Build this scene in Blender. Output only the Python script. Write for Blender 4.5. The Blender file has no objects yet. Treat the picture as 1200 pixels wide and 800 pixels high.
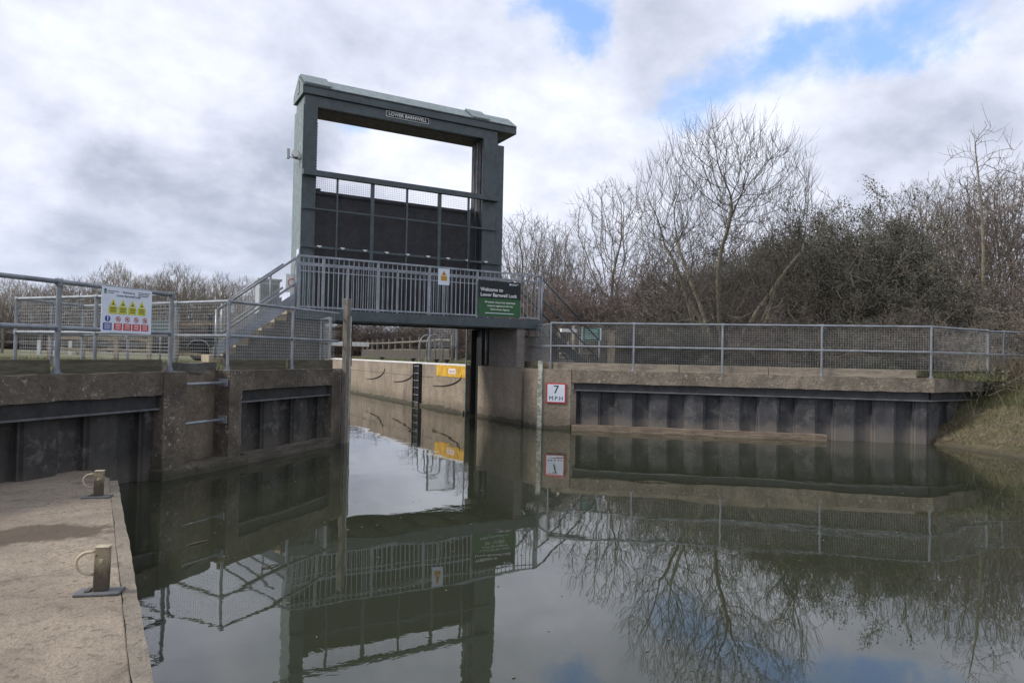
import bpy, bmesh, math, random
import numpy as np
from mathutils import Vector, Matrix, noise as mnoise

S = bpy.context.scene
COL = S.collection
rng = random.Random(7)

# ------------------------------------------------------------------ camera
PITCH, ROLL, YAW, CAMZ = 0.019973, 0.020384, math.radians(29.35), 1.66
_f = Vector((math.sin(YAW) * math.cos(PITCH), math.cos(YAW) * math.cos(PITCH), math.sin(PITCH)))
_r0 = Vector((math.cos(YAW), -math.sin(YAW), 0)); _u0 = _r0.cross(_f)
_r = _r0 * math.cos(ROLL) + _u0 * math.sin(ROLL); _u = -_r0 * math.sin(ROLL) + _u0 * math.cos(ROLL)
cd = bpy.data.cameras.new('camera'); cam = bpy.data.objects.new('camera', cd); COL.objects.link(cam)
cd.sensor_width = 36; cd.lens = 821.06 / 1200 * 36; cd.clip_start = .05; cd.clip_end = 3000
M = Matrix((_r, _u, -_f)).transposed().to_4x4(); M.translation = (0, 0, CAMZ); cam.matrix_world = M
S.camera = cam

def pixdir(x, y):
    d = _r * ((x - 600) / 821.06) - _u * ((y - 400) / 821.06) + _f
    return d.normalized()

# ------------------------------------------------------------------ node helpers
class NT:
    def __init__(s, nt): s.nt = nt; s.n = nt.nodes; s.l = nt.links
    def node(s, t, **k):
        n = s.n.new(t)
        for a, v in k.items(): setattr(n, a, v)
        return n
    def put(s, sock, v):
        if hasattr(v, 'is_linked') or isinstance(v, bpy.types.NodeSocket): s.l.new(v, sock)
        elif v is not None:
            if isinstance(v, (tuple, list)) and len(v) == 3 and len(sock.default_value) == 4: v = (*v, 1)
            sock.default_value = v
    def math(s, op, a, b=None, c=None, clamp=False):
        n = s.node('ShaderNodeMath', operation=op, use_clamp=clamp)
        s.put(n.inputs[0], a)
        if b is not None: s.put(n.inputs[1], b)
        if c is not None: s.put(n.inputs[2], c)
        return n.outputs[0]
    def vmath(s, op, a, b=None):
        n = s.node('ShaderNodeVectorMath', operation=op); s.put(n.inputs[0], a)
        if b is not None: s.put(n.inputs[1], b)
        return n.outputs['Value'] if op in ('DISTANCE', 'LENGTH', 'DOT_PRODUCT') else n.outputs[0]
    def mix(s, f, a, b, blend='MIX'):
        n = s.node('ShaderNodeMix', data_type='RGBA', blend_type=blend)
        s.put(n.inputs[0], f); s.put(n.inputs[6], a); s.put(n.inputs[7], b); return n.outputs[2]
    def ramp(s, v, a, b, lo=0., hi=1., smooth=True):
        n = s.node('ShaderNodeMapRange', interpolation_type='SMOOTHSTEP' if smooth else 'LINEAR')
        s.put(n.inputs[0], v); n.inputs[1].default_value = a; n.inputs[2].default_value = b
        n.inputs[3].default_value = lo; n.inputs[4].default_value = hi; return n.outputs[0]
    def noise(s, vec, scale, detail=4, rough=.55, dist=0, out=0):
        n = s.node('ShaderNodeTexNoise'); s.put(n.inputs['Vector'], vec)
        n.inputs['Scale'].default_value = scale; n.inputs['Detail'].default_value = detail
        n.inputs['Roughness'].default_value = rough; n.inputs['Distortion'].default_value = dist
        return n.outputs[out]
    def scale(s, vec, sc):
        n = s.node('ShaderNodeMapping'); s.put(n.inputs[0], vec); n.inputs['Scale'].default_value = sc; return n.outputs[0]

# ------------------------------------------------------------------ world: sky with broken cloud
SUN_AZ_DIR = Vector((-.93, .30, 0)).normalized(); SUN_EL = math.radians(38)
w = bpy.data.worlds.new('World'); S.world = w; w.use_nodes = True
w.node_tree.nodes.clear(); N = NT(w.node_tree)
sky = N.node('ShaderNodeTexSky', sky_type='NISHITA', sun_disc=False)
sky.sun_elevation = SUN_EL; sky.sun_rotation = math.atan2(SUN_AZ_DIR.x, SUN_AZ_DIR.y)
sky.air_density = 1.2; sky.dust_density = .6; sky.ozone_density = 2.0
tc = N.node('ShaderNodeTexCoord'); D0 = N.vmath('NORMALIZE', tc.outputs['Generated'])
sep = N.node('ShaderNodeSeparateXYZ'); N.put(sep.inputs[0], D0)
zz = N.math('ADD', N.math('MAXIMUM', sep.outputs[2], 0.0), .42)
cmb = N.node('ShaderNodeCombineXYZ')
N.put(cmb.inputs[0], N.math('DIVIDE', sep.outputs[0], zz)); N.put(cmb.inputs[1], N.math('DIVIDE', sep.outputs[1], zz))
plane_v = cmb.outputs[0]
warp = N.noise(D0, 5.0, 6, .62, 0, 1)
wv = N.node('ShaderNodeVectorMath', operation='MULTIPLY_ADD'); N.put(wv.inputs[0], warp)
wv.inputs[1].default_value = (.17, .17, .17); N.put(wv.inputs[2], D0)
DW = N.vmath('SUBTRACT', wv.outputs[0], (.085, .085, .085))
def blobs(lst):
    tot = None
    for x, y, r, k in lst:
        d = N.vmath('DISTANCE', DW, tuple(pixdir(x, y)))
        v = N.ramp(d, 0, r / 821.0, k, 0)
        tot = v if tot is None else N.math('ADD', tot, v)
    return tot
blue = blobs([(655, 14, 85, 1.15), (700, 28, 60, .8), (840, 118, 76, .8), (905, 92, 76, .85), (975, 55, 80, 1.0), (1055, 28, 78, 1.0),
              (1150, 0, 95, .9), (775, 140, 75, .45), (392, 160, 62, .7), (425, 150, 50, .35), (215, 268, 34, .42), (1070, 205, 95, .32),
              (690, 208, 90, .22), (1190, 150, 80, .4), (560, 190, 80, .25), (60, 20, 70, .1)])
n1 = N.noise(plane_v, 4.4, 10, .60, .2)
hole = N.ramp(N.math('ADD', blue, N.math('MULTIPLY', N.math('SUBTRACT', n1, .5), 2.2)), .40, 1.25)
hole_el = hole
shade = blobs([(240, 235, 180, -.55), (360, 225, 120, -.28), (150, 195, 110, -.3), (560, 60, 170, -.3), (770, 15, 140, -.55), (1050, 150, 150, -.35), (930, 130, 90, .05),
               (380, 300, 130, -.3), (60, 290, 160, -.35), (90, 100, 170, .1), (60, 185, 110, .3), (430, 190, 75, .45), (640, 130, 150, .35), (400, 60, 150, .0), (90, 235, 110, -.2),
               (1000, 105, 90, .15), (200, 120, 120, .25), (600, 310, 160, .1), (880, 190, 110, .2)])
n2 = N.noise(plane_v, 2.3, 9, .58, .1); n3 = N.noise(plane_v, 5.6, 9, .58, .15)
sh = N.math('ADD', N.math('ADD', N.math('ADD', shade, .12), N.math('MULTIPLY', N.math('SUBTRACT', n2, .5), 1.6)), N.math('MULTIPLY', N.math('SUBTRACT', n3, .5), 1.9))
shf = N.ramp(sh, -.80, .55, 0, 1, False)
cloud = N.mix(shf, (2.1, 2.32, 2.9), (4.55, 4.75, 5.4))
low = N.ramp(sep.outputs[2], .0, .22, 1, 0)
cloud = N.mix(N.math('MULTIPLY', low, .35), cloud, (3.5, 3.9, 4.9))
skyc = N.mix(1.0, sky.outputs[0], (1.0, 1.05, 1.2), 'MULTIPLY')
skyc = N.mix(.55, skyc, (1.7, 2.7, 4.9))
tot = N.mix(hole_el, cloud, skyc)
bg = N.node('ShaderNodeBackground'); N.put(bg.inputs[0], tot); bg.inputs[1].default_value = .1
ow = N.node('ShaderNodeOutputWorld'); N.l.new(bg.outputs[0], ow.inputs[0])

# ------------------------------------------------------------------ sun behind thin cloud
sd = bpy.data.lights.new('sun', 'SUN'); sd.energy = 1.45; sd.angle = math.radians(11); sd.color = (1, .94, .86)
sun = bpy.data.objects.new('sun', sd); COL.objects.link(sun)
sv = Vector((SUN_AZ_DIR.x * math.cos(SUN_EL), SUN_AZ_DIR.y * math.cos(SUN_EL), math.sin(SUN_EL)))
sun.rotation_euler = sv.to_track_quat('Z', 'Y').to_euler(); sun.location = (-20, 10, 30)

S.view_settings.view_transform = 'Standard'; S.view_settings.look = 'None'
S.view_settings.exposure = 1.15; S.view_settings.gamma = 1; S.view_settings.use_curve_mapping = False
S.render.engine = 'CYCLES'
S.cycles.use_denoising = True; S.cycles.max_bounces = 6; S.cycles.diffuse_bounces = 3; S.cycles.glossy_bounces = 4
S.cycles.transparent_max_bounces = 4

# ------------------------------------------------------------------ materials
def new_mat(name):
    m = bpy.data.materials.new(name); m.use_nodes = True; n = NT(m.node_tree)
    b = m.node_tree.nodes['Principled BSDF']; g = n.node('ShaderNodeNewGeometry')
    return m, n, b, g.outputs['Position']
def bump(n, b, h, strength, dist):
    k = n.node('ShaderNodeBump'); k.inputs['Strength'].default_value = strength; k.inputs['Distance'].default_value = dist
    n.put(k.inputs['Height'], h); n.l.new(k.outputs[0], b.inputs['Normal'])
def concrete(name, c1, c2, streak=.5, lichen=.0, algae=True, sc=1.5, fine=.35, board=False, patches=0, stain=False):
    m, n, b, P = new_mat(name)
    c = n.mix(n.ramp(n.noise(P, sc, 8, .6, .5), .3, .7), c1, c2)
    st = n.ramp(n.noise(n.scale(P, (1.5, 1.5, .3)), 1.5, 7, .68, .5), .45, .72)
    c = n.mix(n.math('MULTIPLY', st, streak), c, tuple(x * .35 for x in c1))
    sp = n.noise(P, 55, 3, .7)
    c = n.mix(n.ramp(sp, .35, .65, 0, fine), c, tuple(x * .45 for x in c1))
    pit = n.noise(P, 21, 2, .5)
    c = n.mix(n.ramp(n.noise(P, 11, 7, .8, .2), .52, .62, 0, .6), c, tuple(x * .42 for x in c1))
    c = n.mix(n.ramp(n.noise(P, 6, 6, .75, .6), .56, .66, 0, .55), c, tuple(x * .4 for x in c1))
    c = n.mix(n.ramp(pit, .60, .70, 0, .7), c, tuple(x * .3 for x in c1))
    if board:
        s4 = n.node('ShaderNodeSeparateXYZ'); n.put(s4.inputs[0], P)
        fz = n.math('FRACT', n.math('DIVIDE', s4.outputs[2], .21))
        ln = n.math('MULTIPLY', n.ramp(fz, .0, .09, .55, 0), n.ramp(n.noise(P, 1.2, 4, .6), .42, .6))
        c = n.mix(ln, c, tuple(x * .35 for x in c1))
        rn = n.ramp(n.noise(n.scale(P, (1.3, 1.3, .2)), 1.4, 7, .7, .6), .54, .70, 0, .5)
        c = n.mix(rn, c, (.07, .06, .045))
    if patches:
        pn = n.ramp(n.noise(n.scale(P, (1, 1.5, 1)), .9, 7, .7, 1.0), .55, .68, 0, patches)
        c = n.mix(pn, c, (.045, .038, .032))
    if stain:
        d = n.vmath('DISTANCE', n.scale(P, (.55, 1.9, 1)), (-.75 * .55, 6.35 * 1.9, .25))
        d = n.math('ADD', d, n.math('MULTIPLY', n.math('SUBTRACT', n.noise(P, 2.6, 8, .7, .3), .5), 1.7))
        c = n.mix(n.ramp(d, .42, .66, .85, 0), c, (.085, .062, .042))
    if lichen:
        l = n.ramp(n.noise(P, 17, 5, .7, .15), .60, .66)
        l2 = n.ramp(n.noise(P, 1.9, 3, .5), .40, .55)
        c = n.mix(n.math('MULTIPLY', n.math('MULTIPLY', l, l2), lichen * .8), c, (.46, .45, .39))
        l3 = n.ramp(n.noise(P, 6.5, 8, .78, .1), .595, .635)
        c = n.mix(n.math('MULTIPLY', l3, lichen * .75), c, (.36, .34, .28))
    if algae:
        s3 = n.node('ShaderNodeSeparateXYZ'); n.put(s3.inputs[0], P)
        zz = n.math('ADD', s3.outputs[2], n.math('MULTIPLY', n.math('SUBTRACT', n.noise(P, 3, 5, .6), .5), .28))
        c = n.mix(n.ramp(zz, .06, .12, .8, 0), c, (.04, .038, .028))
        c = n.mix(n.ramp(zz, .13, .42, .40, 0), c, (.07, .065, .04))
    n.put(b.inputs['Base Color'], c); b.inputs['Roughness'].default_value = .92
    hh = n.math('ADD', n.math('MULTIPLY', sp, .3), n.noise(P, 14, 6, .7))
    bump(n, b, hh, .9, .03)
    return m
def metal(name, c, rough=.5, met=.0, var=.35, rust=0., streak=0.):
    m, n, b, P = new_mat(name)
    k = n.ramp(n.noise(P, 4, 6, .65), .3, .7)
    cc = n.mix(k, tuple(x * (1 - var) for x in c), tuple(min(1, x * (1 + var * .6)) for x in c))
    if streak:
        st = n.ramp(n.noise(n.scale(P, (9, 9, .6)), 1.2, 5, .6), .5, .75, 0, streak)
        cc = n.mix(st, cc, tuple(x * .5 + .01 for x in c))
    if rust:
        rr = n.ramp(n.noise(P, 13, 6, .75, .5), .6, .68, 0, rust)
        cc = n.mix(rr, cc, (.10, .045, .02))
    n.put(b.inputs['Base Color'], cc); n.put(b.inputs['Roughness'], n.ramp(n.noise(P, 11, 4, .6), .3, .7, rough - .1, rough + .12))
    b.inputs['Metallic'].default_value = met
    bump(n, b, n.noise(P, 30, 4, .6), .12, .01)
    return m
def plain(name, c, rough=.7, met=0, var=.15, sc=6):
    m, n, b, P = new_mat(name)
    cc = n.mix(n.ramp(n.noise(P, sc, 5, .6), .3, .7), tuple(x * (1 - var) for x in c), tuple(min(1, x * (1 + var)) for x in c))
    n.put(b.inputs['Base Color'], cc); b.inputs['Roughness'].default_value = rough; b.inputs['Metallic'].default_value = met
    return m
def wood(name, c, dark=.4, sc=(6, 6, 1.2)):
    m, n, b, P = new_mat(name)
    g = n.noise(n.scale(P, sc), 3, 7, .7, 1.2)
    cc = n.mix(n.ramp(g, .3, .7), tuple(x * dark for x in c), c)
    cc = n.mix(n.ramp(n.noise(P, 5, 5, .6), .5, .75, 0, .5), cc, tuple(x * .4 for x in c))
    n.put(b.inputs['Base Color'], cc); b.inputs['Roughness'].default_value = .85; bump(n, b, g, .4, .01)
    return m
def sheet_mat(name, base, pale):
    m, n, b, P = new_mat(name)
    k = n.ramp(n.noise(P, 2.2, 8, .7, .4), .3, .7)
    c = n.mix(k, tuple(x * .55 for x in base), tuple(x * 1.3 for x in base))
    st = n.ramp(n.noise(n.scale(P, (7, 7, .5)), 1.1, 6, .7), .5, .7, 0, .6)
    c = n.mix(st, c, tuple(x * .4 for x in base))
    s3 = n.node('ShaderNodeSeparateXYZ'); n.put(s3.inputs[0], P)
    z2 = n.math('ADD', s3.outputs[2], n.math('MULTIPLY', n.math('SUBTRACT', n.noise(P, 2.4, 6, .7), .5), .5))
    c = n.mix(n.ramp(z2, .12, .42, .75, 0), c, pale)
    c = n.mix(n.ramp(n.noise(P, 3.4, 8, .78, .3), .52, .64, 0, .5), c, (.17, .165, .155))
    c = n.mix(n.ramp(n.noise(P, 16, 5, .7, .6), .63, .7, 0, .6), c, (.09, .05, .03))
    n.put(b.inputs['Base Color'], c); b.inputs['Roughness'].default_value = .75
    bump(n, b, n.noise(P, 18, 6, .7), .4, .01)
    return m

MC_LAND = concrete('landing_concrete', (.38, .315, .24), (.25, .205, .158), .0, .0, False, 1.4, .45, patches=.40, stain=True)
MC_EDGE = concrete('landing_edge_concrete', (.38, .325, .26), (.22, .19, .15), .2, .15, True, 2.5, .4)
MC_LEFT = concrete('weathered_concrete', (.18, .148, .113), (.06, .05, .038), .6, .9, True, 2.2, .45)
MC_RECESS = concrete('recess_concrete', (.27, .215, .155), (.13, .105, .078), .5, .5, True, 2.4, .45, board=True)
MC_RIGHT = concrete('weathered_pale_concrete', (.34, .285, .22), (.13, .11, .085), .55, 1.3, True, 2.6, .6)
MC_LOCK = concrete('lock_chamber_concrete', (.42, .35, .27), (.27, .22, .17), .45, 0, True, 1.3, .4, board=True)
MC_PIER = concrete('pier_concrete', (.29, .26, .235), (.19, .17, .155), .45, 0, False, 1.2, .3, board=True)
MC_STEP = concrete('stained_concrete', (.17, .16, .145), (.10, .095, .085), .7, .1, False, 2.2, .4)
MC_TAN = concrete('sunlit_tan_concrete', (.50, .41, .28), (.38, .31, .21), .15, 0, False, 2.0, .2)  # sunlight on the concrete steps is put into this pale tan
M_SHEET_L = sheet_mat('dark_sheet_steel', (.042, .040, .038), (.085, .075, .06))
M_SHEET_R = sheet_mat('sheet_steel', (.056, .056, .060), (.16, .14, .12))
M_SHEET_D = sheet_mat('sheet_steel_black_pan', (.05, .052, .058), (.11, .10, .085))
M_WALER = metal('black_waler_steel', (.035, .035, .037), .55, .2, .4, .25)
M_WALER_E = metal('grey_waler_lip', (.13, .135, .14), .6, .2, .4, .2)
M_GALV = metal('galvanised_steel', (.27, .29, .315), .45, .55, .25, .04)
M_GALVD = metal('dull_galvanised_tube', (.22, .24, .265), .55, .35, .3, .05)
M_WIRE = plain('wire', (.46, .48, .49), .5, .3)
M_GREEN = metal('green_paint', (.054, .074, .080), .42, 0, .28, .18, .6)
M_GREENL = metal('pale_sunlit_green_paint', (.145, .19, .185), .38, 0, .25, .12, .5)  # lighter green: sunlight on gate sides and roof put in; also pale panels
M_MESHG = plain('dark_green_wire', (.035, .05, .055), .5)
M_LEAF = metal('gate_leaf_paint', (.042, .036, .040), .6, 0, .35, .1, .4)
M_DARK = metal('dark_and_shaded_steel', (.018, .02, .022), .6, .1, .3, .1)  # dark steel parts; on the lower guide it also stands for shade
M_WHITE = plain('white_paint', (.72, .72, .70), .6, 0, .12)
M_SIGNW = plain('sign_white', (.62, .68, .76), .4, 0, .05)
M_CREAM = plain('cream_paint', (.42, .36, .25), .6, 0, .25, 20)
M_YELLOW = plain('yellow_paint', (.62, .36, .035), .7, 0, .25, 5)
M_SYEL = plain('sign_yellow', (.52, .52, .03), .5, 0, .05)
M_SORG = plain('sign_amber', (.60, .33, .03), .5, 0, .05)
M_RED = plain('sign_red', (.48, .03, .035), .5, 0, .05)
M_BLUE = plain('sign_blue', (.02, .05, .27), .5, 0, .05)
M_BLACK = plain('black_paint', (.018, .018, .02), .5, 0, .1)
M_SIGNDK = plain('sign_charcoal', (.014, .018, .020), .75, 0, .1)
M_SIGNGR = plain('sign_green', (.030, .105, .038), .7, 0, .12)
M_SIGNGT = plain('sign_teal_green', (.035, .15, .085), .45, 0, .12)
M_GREYT = plain('grey_print', (.20, .22, .25), .5)
M_WOOD = wood('pale_timber', (.42, .33, .22))
M_WOODO = wood('weathered_timber', (.24, .215, .18))
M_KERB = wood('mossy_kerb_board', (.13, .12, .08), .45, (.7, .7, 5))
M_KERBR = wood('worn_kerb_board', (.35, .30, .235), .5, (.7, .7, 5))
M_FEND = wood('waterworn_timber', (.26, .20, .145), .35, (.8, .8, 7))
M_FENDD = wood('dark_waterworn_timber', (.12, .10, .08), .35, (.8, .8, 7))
M_GAUGE = plain('gauge_white', (.36, .37, .31), .6, 0, .5, 9)
M_RUBBER = plain('rubber', (.015, .015, .016), .8)
M_CHAIN = metal('rusty_steel', (.12, .105, .09), .6, .4, .4, .5)
M_CABINET = plain('cabinet_grey', (.40, .43, .45), .5)

# stained bollard paint
m, n, b, P = new_mat('stained_cream_bollard')
s3 = n.node('ShaderNodeSeparateXYZ'); n.put(s3.inputs[0], P)
zz_ = n.math('ADD', s3.outputs[2], n.math('MULTIPLY', n.math('SUBTRACT', n.noise(P, 14, 6, .7), .5), .32))
c = n.mix(n.ramp(zz_, .33, .50), (.07, .055, .038), (.30, .245, .16))
c = n.mix(n.ramp(n.noise(P, 45, 5, .7), .55, .62, 0, .7), c, (.05, .035, .022))
n.put(b.inputs['Base Color'], c); b.inputs['Roughness'].default_value = .7; bump(n, b, n.noise(P, 60, 4, .6), .4, .004)
M_BOLL = m

# water
m, n, b, P = new_mat('river_water')
b.inputs['Base Color'].default_value = (.029, .033, .020, 1); b.inputs['Roughness'].default_value = .015
b.inputs['IOR'].default_value = 1.72
patch = n.ramp(n.noise(P, .35, 3, .5), .4, .62, .25, 1.5)
h = n.math('ADD', n.noise(P, .6, 2, .5, .2), n.math('MULTIPLY', n.math('MULTIPLY', n.noise(P, 3.2, 4, .55, .3), .11), patch))
bump(n, b, h, .5, .013)
M_WATER = m
# ground
def ground_mat(name, a, b_, c_):
    m, n, b, P = new_mat(name)
    c = n.mix(n.ramp(n.noise(P, 1.3, 8, .65), .35, .65), a, b_)
    c = n.mix(n.ramp(n.noise(P, 5, 7, .75), .5, .68), c, c_)
    s5 = n.node('ShaderNodeSeparateXYZ'); n.put(s5.inputs[0], P)
    c = n.mix(n.ramp(n.math('ADD', s5.outputs[2], n.math('MULTIPLY', n.noise(P, 6, 5, .7), .12)), .08, .20, .75, 0), c, (.045, .038, .026))
    n.put(b.inputs['Base Color'], c); b.inputs['Roughness'].default_value = 1
    bump(n, b, n.noise(P, 25, 5, .7), .8, .04); return m
M_GROUND = ground_mat('rough_grass_ground', (.085, .095, .035), (.13, .115, .06), (.10, .085, .05))
M_BANK = ground_mat('muddy_bank', (.15, .12, .075), (.10, .095, .045), (.22, .18, .12))
def leafmat(name, cols):
    m, n, b, P = new_mat(name)
    oi = n.node('ShaderNodeNewGeometry')
    r = oi.outputs['Random Per Island']
    cr = n.node('ShaderNodeValToRGB'); n.put(cr.inputs[0], r)
    cr.color_ramp.interpolation = 'CONSTANT'
    e = cr.color_ramp.elements; e[0].color = (*cols[0], 1); e[0].position = 0; e[1].color = (*cols[1], 1); e[1].position = 1 / len(cols)
    for i in range(2, len(cols)):
        x = e.new(i / len(cols)); x.color = (*cols[i], 1)
    n.put(b.inputs['Base Color'], cr.outputs[0]); b.inputs['Roughness'].default_value = .6
    return m
M_IVY = leafmat('ivy_leaves', [(.055, .062, .036), (.08, .085, .05), (.07, .065, .045), (.11, .10, .065), (.045, .05, .032)])
M_BRAMBLE = leafmat('bramble_leaves', [(.12, .10, .075), (.08, .08, .05), (.15, .115, .095), (.10, .08, .065), (.12, .115, .075)])
M_GRASS = leafmat('grass_blades', [(.10, .12, .04), (.14, .14, .06), (.07, .09, .03), (.20, .17, .09)])
M_REED = leafmat('dead_stems', [(.21, .17, .11), (.16, .13, .08), (.12, .10, .065), (.09, .10, .045), (.18, .14, .10)])
M_BARK = wood('pale_olive_bark', (.25, .225, .155), .55)
M_BARKG = wood('grey_bark', (.17, .155, .135), .5)
M_TWIG = plain('brown_twigs', (.14, .115, .095), .8, 0, .3, 1)
M_TWIGG = plain('grey_brown_twigs', (.17, .15, .12), .8, 0, .3, 1)
M_TWIGD = plain('dark_brown_twigs', (.065, .056, .046), .8, 0, .3, 1)
M_TWIGL = plain('pale_grey_twigs', (.13, .112, .095), .8, 0, .3, 1)
M_TWIGP = plain('reddish_twigs', (.135, .105, .092), .8, 0, .3, 1)
M_TWIGY = plain('olive_twigs', (.20, .17, .125), .8, 0, .3, 1)

# ------------------------------------------------------------------ mesh builder
ORG = {}
def tag(o, label=None, cat=None, group=None, kind=None):
    if label: o['label'] = label
    if cat: o['category'] = cat
    if group: o['group'] = group
    if kind: o['kind'] = kind
    return o
def empty(name, loc, label, cat, group=None):
    o = bpy.data.objects.new(name, None); COL.objects.link(o); o.location = loc; o.empty_display_size = .2
    ORG[o.name] = Vector(loc); tag(o, label, cat, group); return o
class Fr:
    def __init__(s, P, d, n): s.P = Vector((P[0], P[1], 0)); s.d = Vector((d[0], d[1], 0)).normalized(); s.n = Vector((n[0], n[1], 0)).normalized()
    def __call__(s, t, n, z): return s.P + s.d * t + s.n * n + Vector((0, 0, z))
W0 = Fr((0, 0), (1, 0), (0, 1))
LW = Fr((.64, 9.98), (.739, .674), (.674, -.739))
RW = Fr((9.04, 13.30), (.744, -.668), (-.668, -.744))
class MB:
    def __init__(s): s.v = []; s.f = []
    def add(s, vs, fs):
        o = len(s.v); s.v += [Vector(v) for v in vs]; s.f += [tuple(i + o for i in f) for f in fs]; return s
    def box(s, fr, t0, t1, n0, n1, z0, z1):
        vs = [fr(t, n_, z) for z in (z0, z1) for (t, n_) in ((t0, n0), (t1, n0), (t1, n1), (t0, n1))]
        return s.add(vs, [(0, 3, 2, 1), (4, 5, 6, 7), (0, 1, 5, 4), (1, 2, 6, 5), (2, 3, 7, 6), (3, 0, 4, 7)])
    def prism(s, poly, z0, z1):
        k = len(poly); vs = [(p[0], p[1], z0) for p in poly] + [(p[0], p[1], z1) for p in poly]
        return s.add(vs, [tuple(range(k - 1, -1, -1)), tuple(range(k, 2 * k))] + [(i, (i + 1) % k, k + (i + 1) % k, k + i) for i in range(k)])
    def extr(s, poly, vec):
        k = len(poly); vec = Vector(vec); vs = [Vector(p) for p in poly] + [Vector(p) + vec for p in poly]
        return s.add(vs, [tuple(range(k - 1, -1, -1)), tuple(range(k, 2 * k))] + [(i, (i + 1) % k, k + (i + 1) % k, k + i) for i in range(k)])
    def tube(s, pts, r, seg=8, caps=True):
        pts = [Vector(p) for p in pts]; k = len(pts); rs = r if isinstance(r, (list, tuple)) else [r] * k
        o = len(s.v); prev = None
        for i, p in enumerate(pts):
            d = (pts[min(i + 1, k - 1)] - pts[max(i - 1, 0)]).normalized()
            if prev is None:
                a = d.orthogonal().normalized()
                if seg == 4 and abs(d.z) < .99: a = (d.cross(Vector((0, 0, 1)))).normalized()
            else: a = (prev - d * prev.dot(d)).normalized()
            prev = a; b_ = d.cross(a)
            for j in range(seg):
                t = 2 * math.pi * j / seg; s.v.append(p + (a * math.cos(t) + b_ * math.sin(t)) * rs[i])
        for i in range(k - 1):
            for j in range(seg):
                j2 = (j + 1) % seg; s.f.append((o + i * seg + j, o + i * seg + j2, o + (i + 1) * seg + j2, o + (i + 1) * seg + j))
        if caps:
            s.f.append(tuple(o + j for j in range(seg - 1, -1, -1))); s.f.append(tuple(o + (k - 1) * seg + j for j in range(seg)))
        return s
    def wire(s, a, b_, w, side):
        a = Vector(a); b_ = Vector(b_); d = (b_ - a).normalized(); x = Vector(side).normalized() * w / 2; y = d.cross(x).normalized() * w / 2
        vs = [a - x, a + y, a + x, a - y, b_ - x, b_ + y, b_ + x, b_ - y]
        return s.add(vs, [(0, 1, 5, 4), (1, 2, 6, 5), (2, 3, 7, 6), (3, 0, 4, 7)])
    def ball(s, c, r, seg=8):
        c = Vector(c); pts = []; rs = []
        for i in range(6):
            t = math.pi * (i + .0) / 5; pts.append(c + Vector((0, 0, -r * math.cos(t)))); rs.append(max(.0005, r * math.sin(t)))
        return s.tube(pts, rs, seg)
    def build(s, name, mat, parent=None, recalc=True, bevel=0, smooth=False, rough=0):
        org = Vector((0, 0, 0))
        if parent is not None: org = ORG.get(parent.name, Vector((0, 0, 0)))
        me = bpy.data.meshes.new(name); me.from_pydata([tuple(v - org) for v in s.v], [], s.f)
        if recalc:
            bm = bmesh.new(); bm.from_mesh(me); bmesh.ops.recalc_face_normals(bm, faces=bm.faces)
            if rough:
                for _ in range(7):
                    ed = [e for e in bm.edges if e.calc_length() > .16]
                    if not ed: break
                    bmesh.ops.subdivide_edges(bm, edges=ed, cuts=1)
                bmesh.ops.triangulate(bm, faces=bm.faces)
                bm.normal_update()
                for v in bm.verts:
                    pw = v.co + org; k = mnoise.fractal(pw * 5.0, 1.0, 2.0, 4) * rough
                    v.co += v.normal * k
            bm.to_mesh(me); bm.free()
        me.materials.append(mat); o = bpy.data.objects.new(name, me); COL.objects.link(o)
        if parent is not None: o.parent = parent; ORG[o.name] = org
        else: ORG[o.name] = org
        if bevel:
            bv = o.modifiers.new('bevel', 'BEVEL'); bv.width = bevel; bv.segments = 2; bv.limit_method = 'ANGLE'; bv.angle_limit = math.radians(40)
        if smooth: me.shade_smooth()
        return o
def text(name, body, size, origin, right, up, mat, parent, align='CENTER', thick=.0015, width=1.0, off=0.0, spacing=1.0):
    cu = bpy.data.curves.new(name, 'FONT'); cu.body = body; cu.size = size; cu.align_x = align; cu.align_y = 'CENTER'
    cu.extrude = thick; cu.space_line = 1.0; cu.space_character = spacing; cu.offset = off
    t = bpy.data.objects.new(name, cu); COL.objects.link(t)
    dg = bpy.context.evaluated_depsgraph_get(); me = bpy.data.meshes.new_from_object(t.evaluated_get(dg))
    bpy.data.objects.remove(t); bpy.data.curves.remove(cu)
    right = Vector(right).normalized(); up = Vector(up).normalized(); nn = right.cross(up)
    Mx = Matrix((right * width, up, nn)).transposed().to_4x4(); Mx.translation = Vector(origin) - (ORG.get(parent.name, Vector()) if parent else Vector())
    me.transform(Mx); me.materials.clear(); me.materials.append(mat)
    o = bpy.data.objects.new(name, me); COL.objects.link(o); o.parent = parent
    if parent: ORG[o.name] = ORG.get(parent.name, Vector())
    return o

# ------------------------------------------------------------------ water, land, bank
MB().add([(-500, -300, 0), (600, -300, 0), (600, 700, 0), (-500, 700, 0)], [(0, 1, 2, 3)]).build('water', M_WATER, recalc=False)['kind'] = 'structure'
def land(name, poly, z, mat):
    bm = bmesh.new(); vs = [bm.verts.new((x, y, z)) for x, y in poly]; f = bm.faces.new(vs); bm.normal_update()
    if f.normal.z < 0: f.normal_flip()
    bmesh.ops.triangulate(bm, faces=bm.faces); r = bmesh.ops.extrude_face_region(bm, geom=list(bm.faces))
    for v in r['geom']:
        if isinstance(v, bmesh.types.BMVert): v.co.z = -1.2
    bmesh.ops.recalc_face_normals(bm, faces=bm.faces)
    me = bpy.data.meshes.new(name); bm.to_mesh(me); bm.free(); me.materials.append(mat)
    o = bpy.data.objects.new(name, me); COL.objects.link(o); o['kind'] = 'structure'; return o
lp = lambda fr, t, n_: (fr(t, n_, 0).x, fr(t, n_, 0).y)
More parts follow.
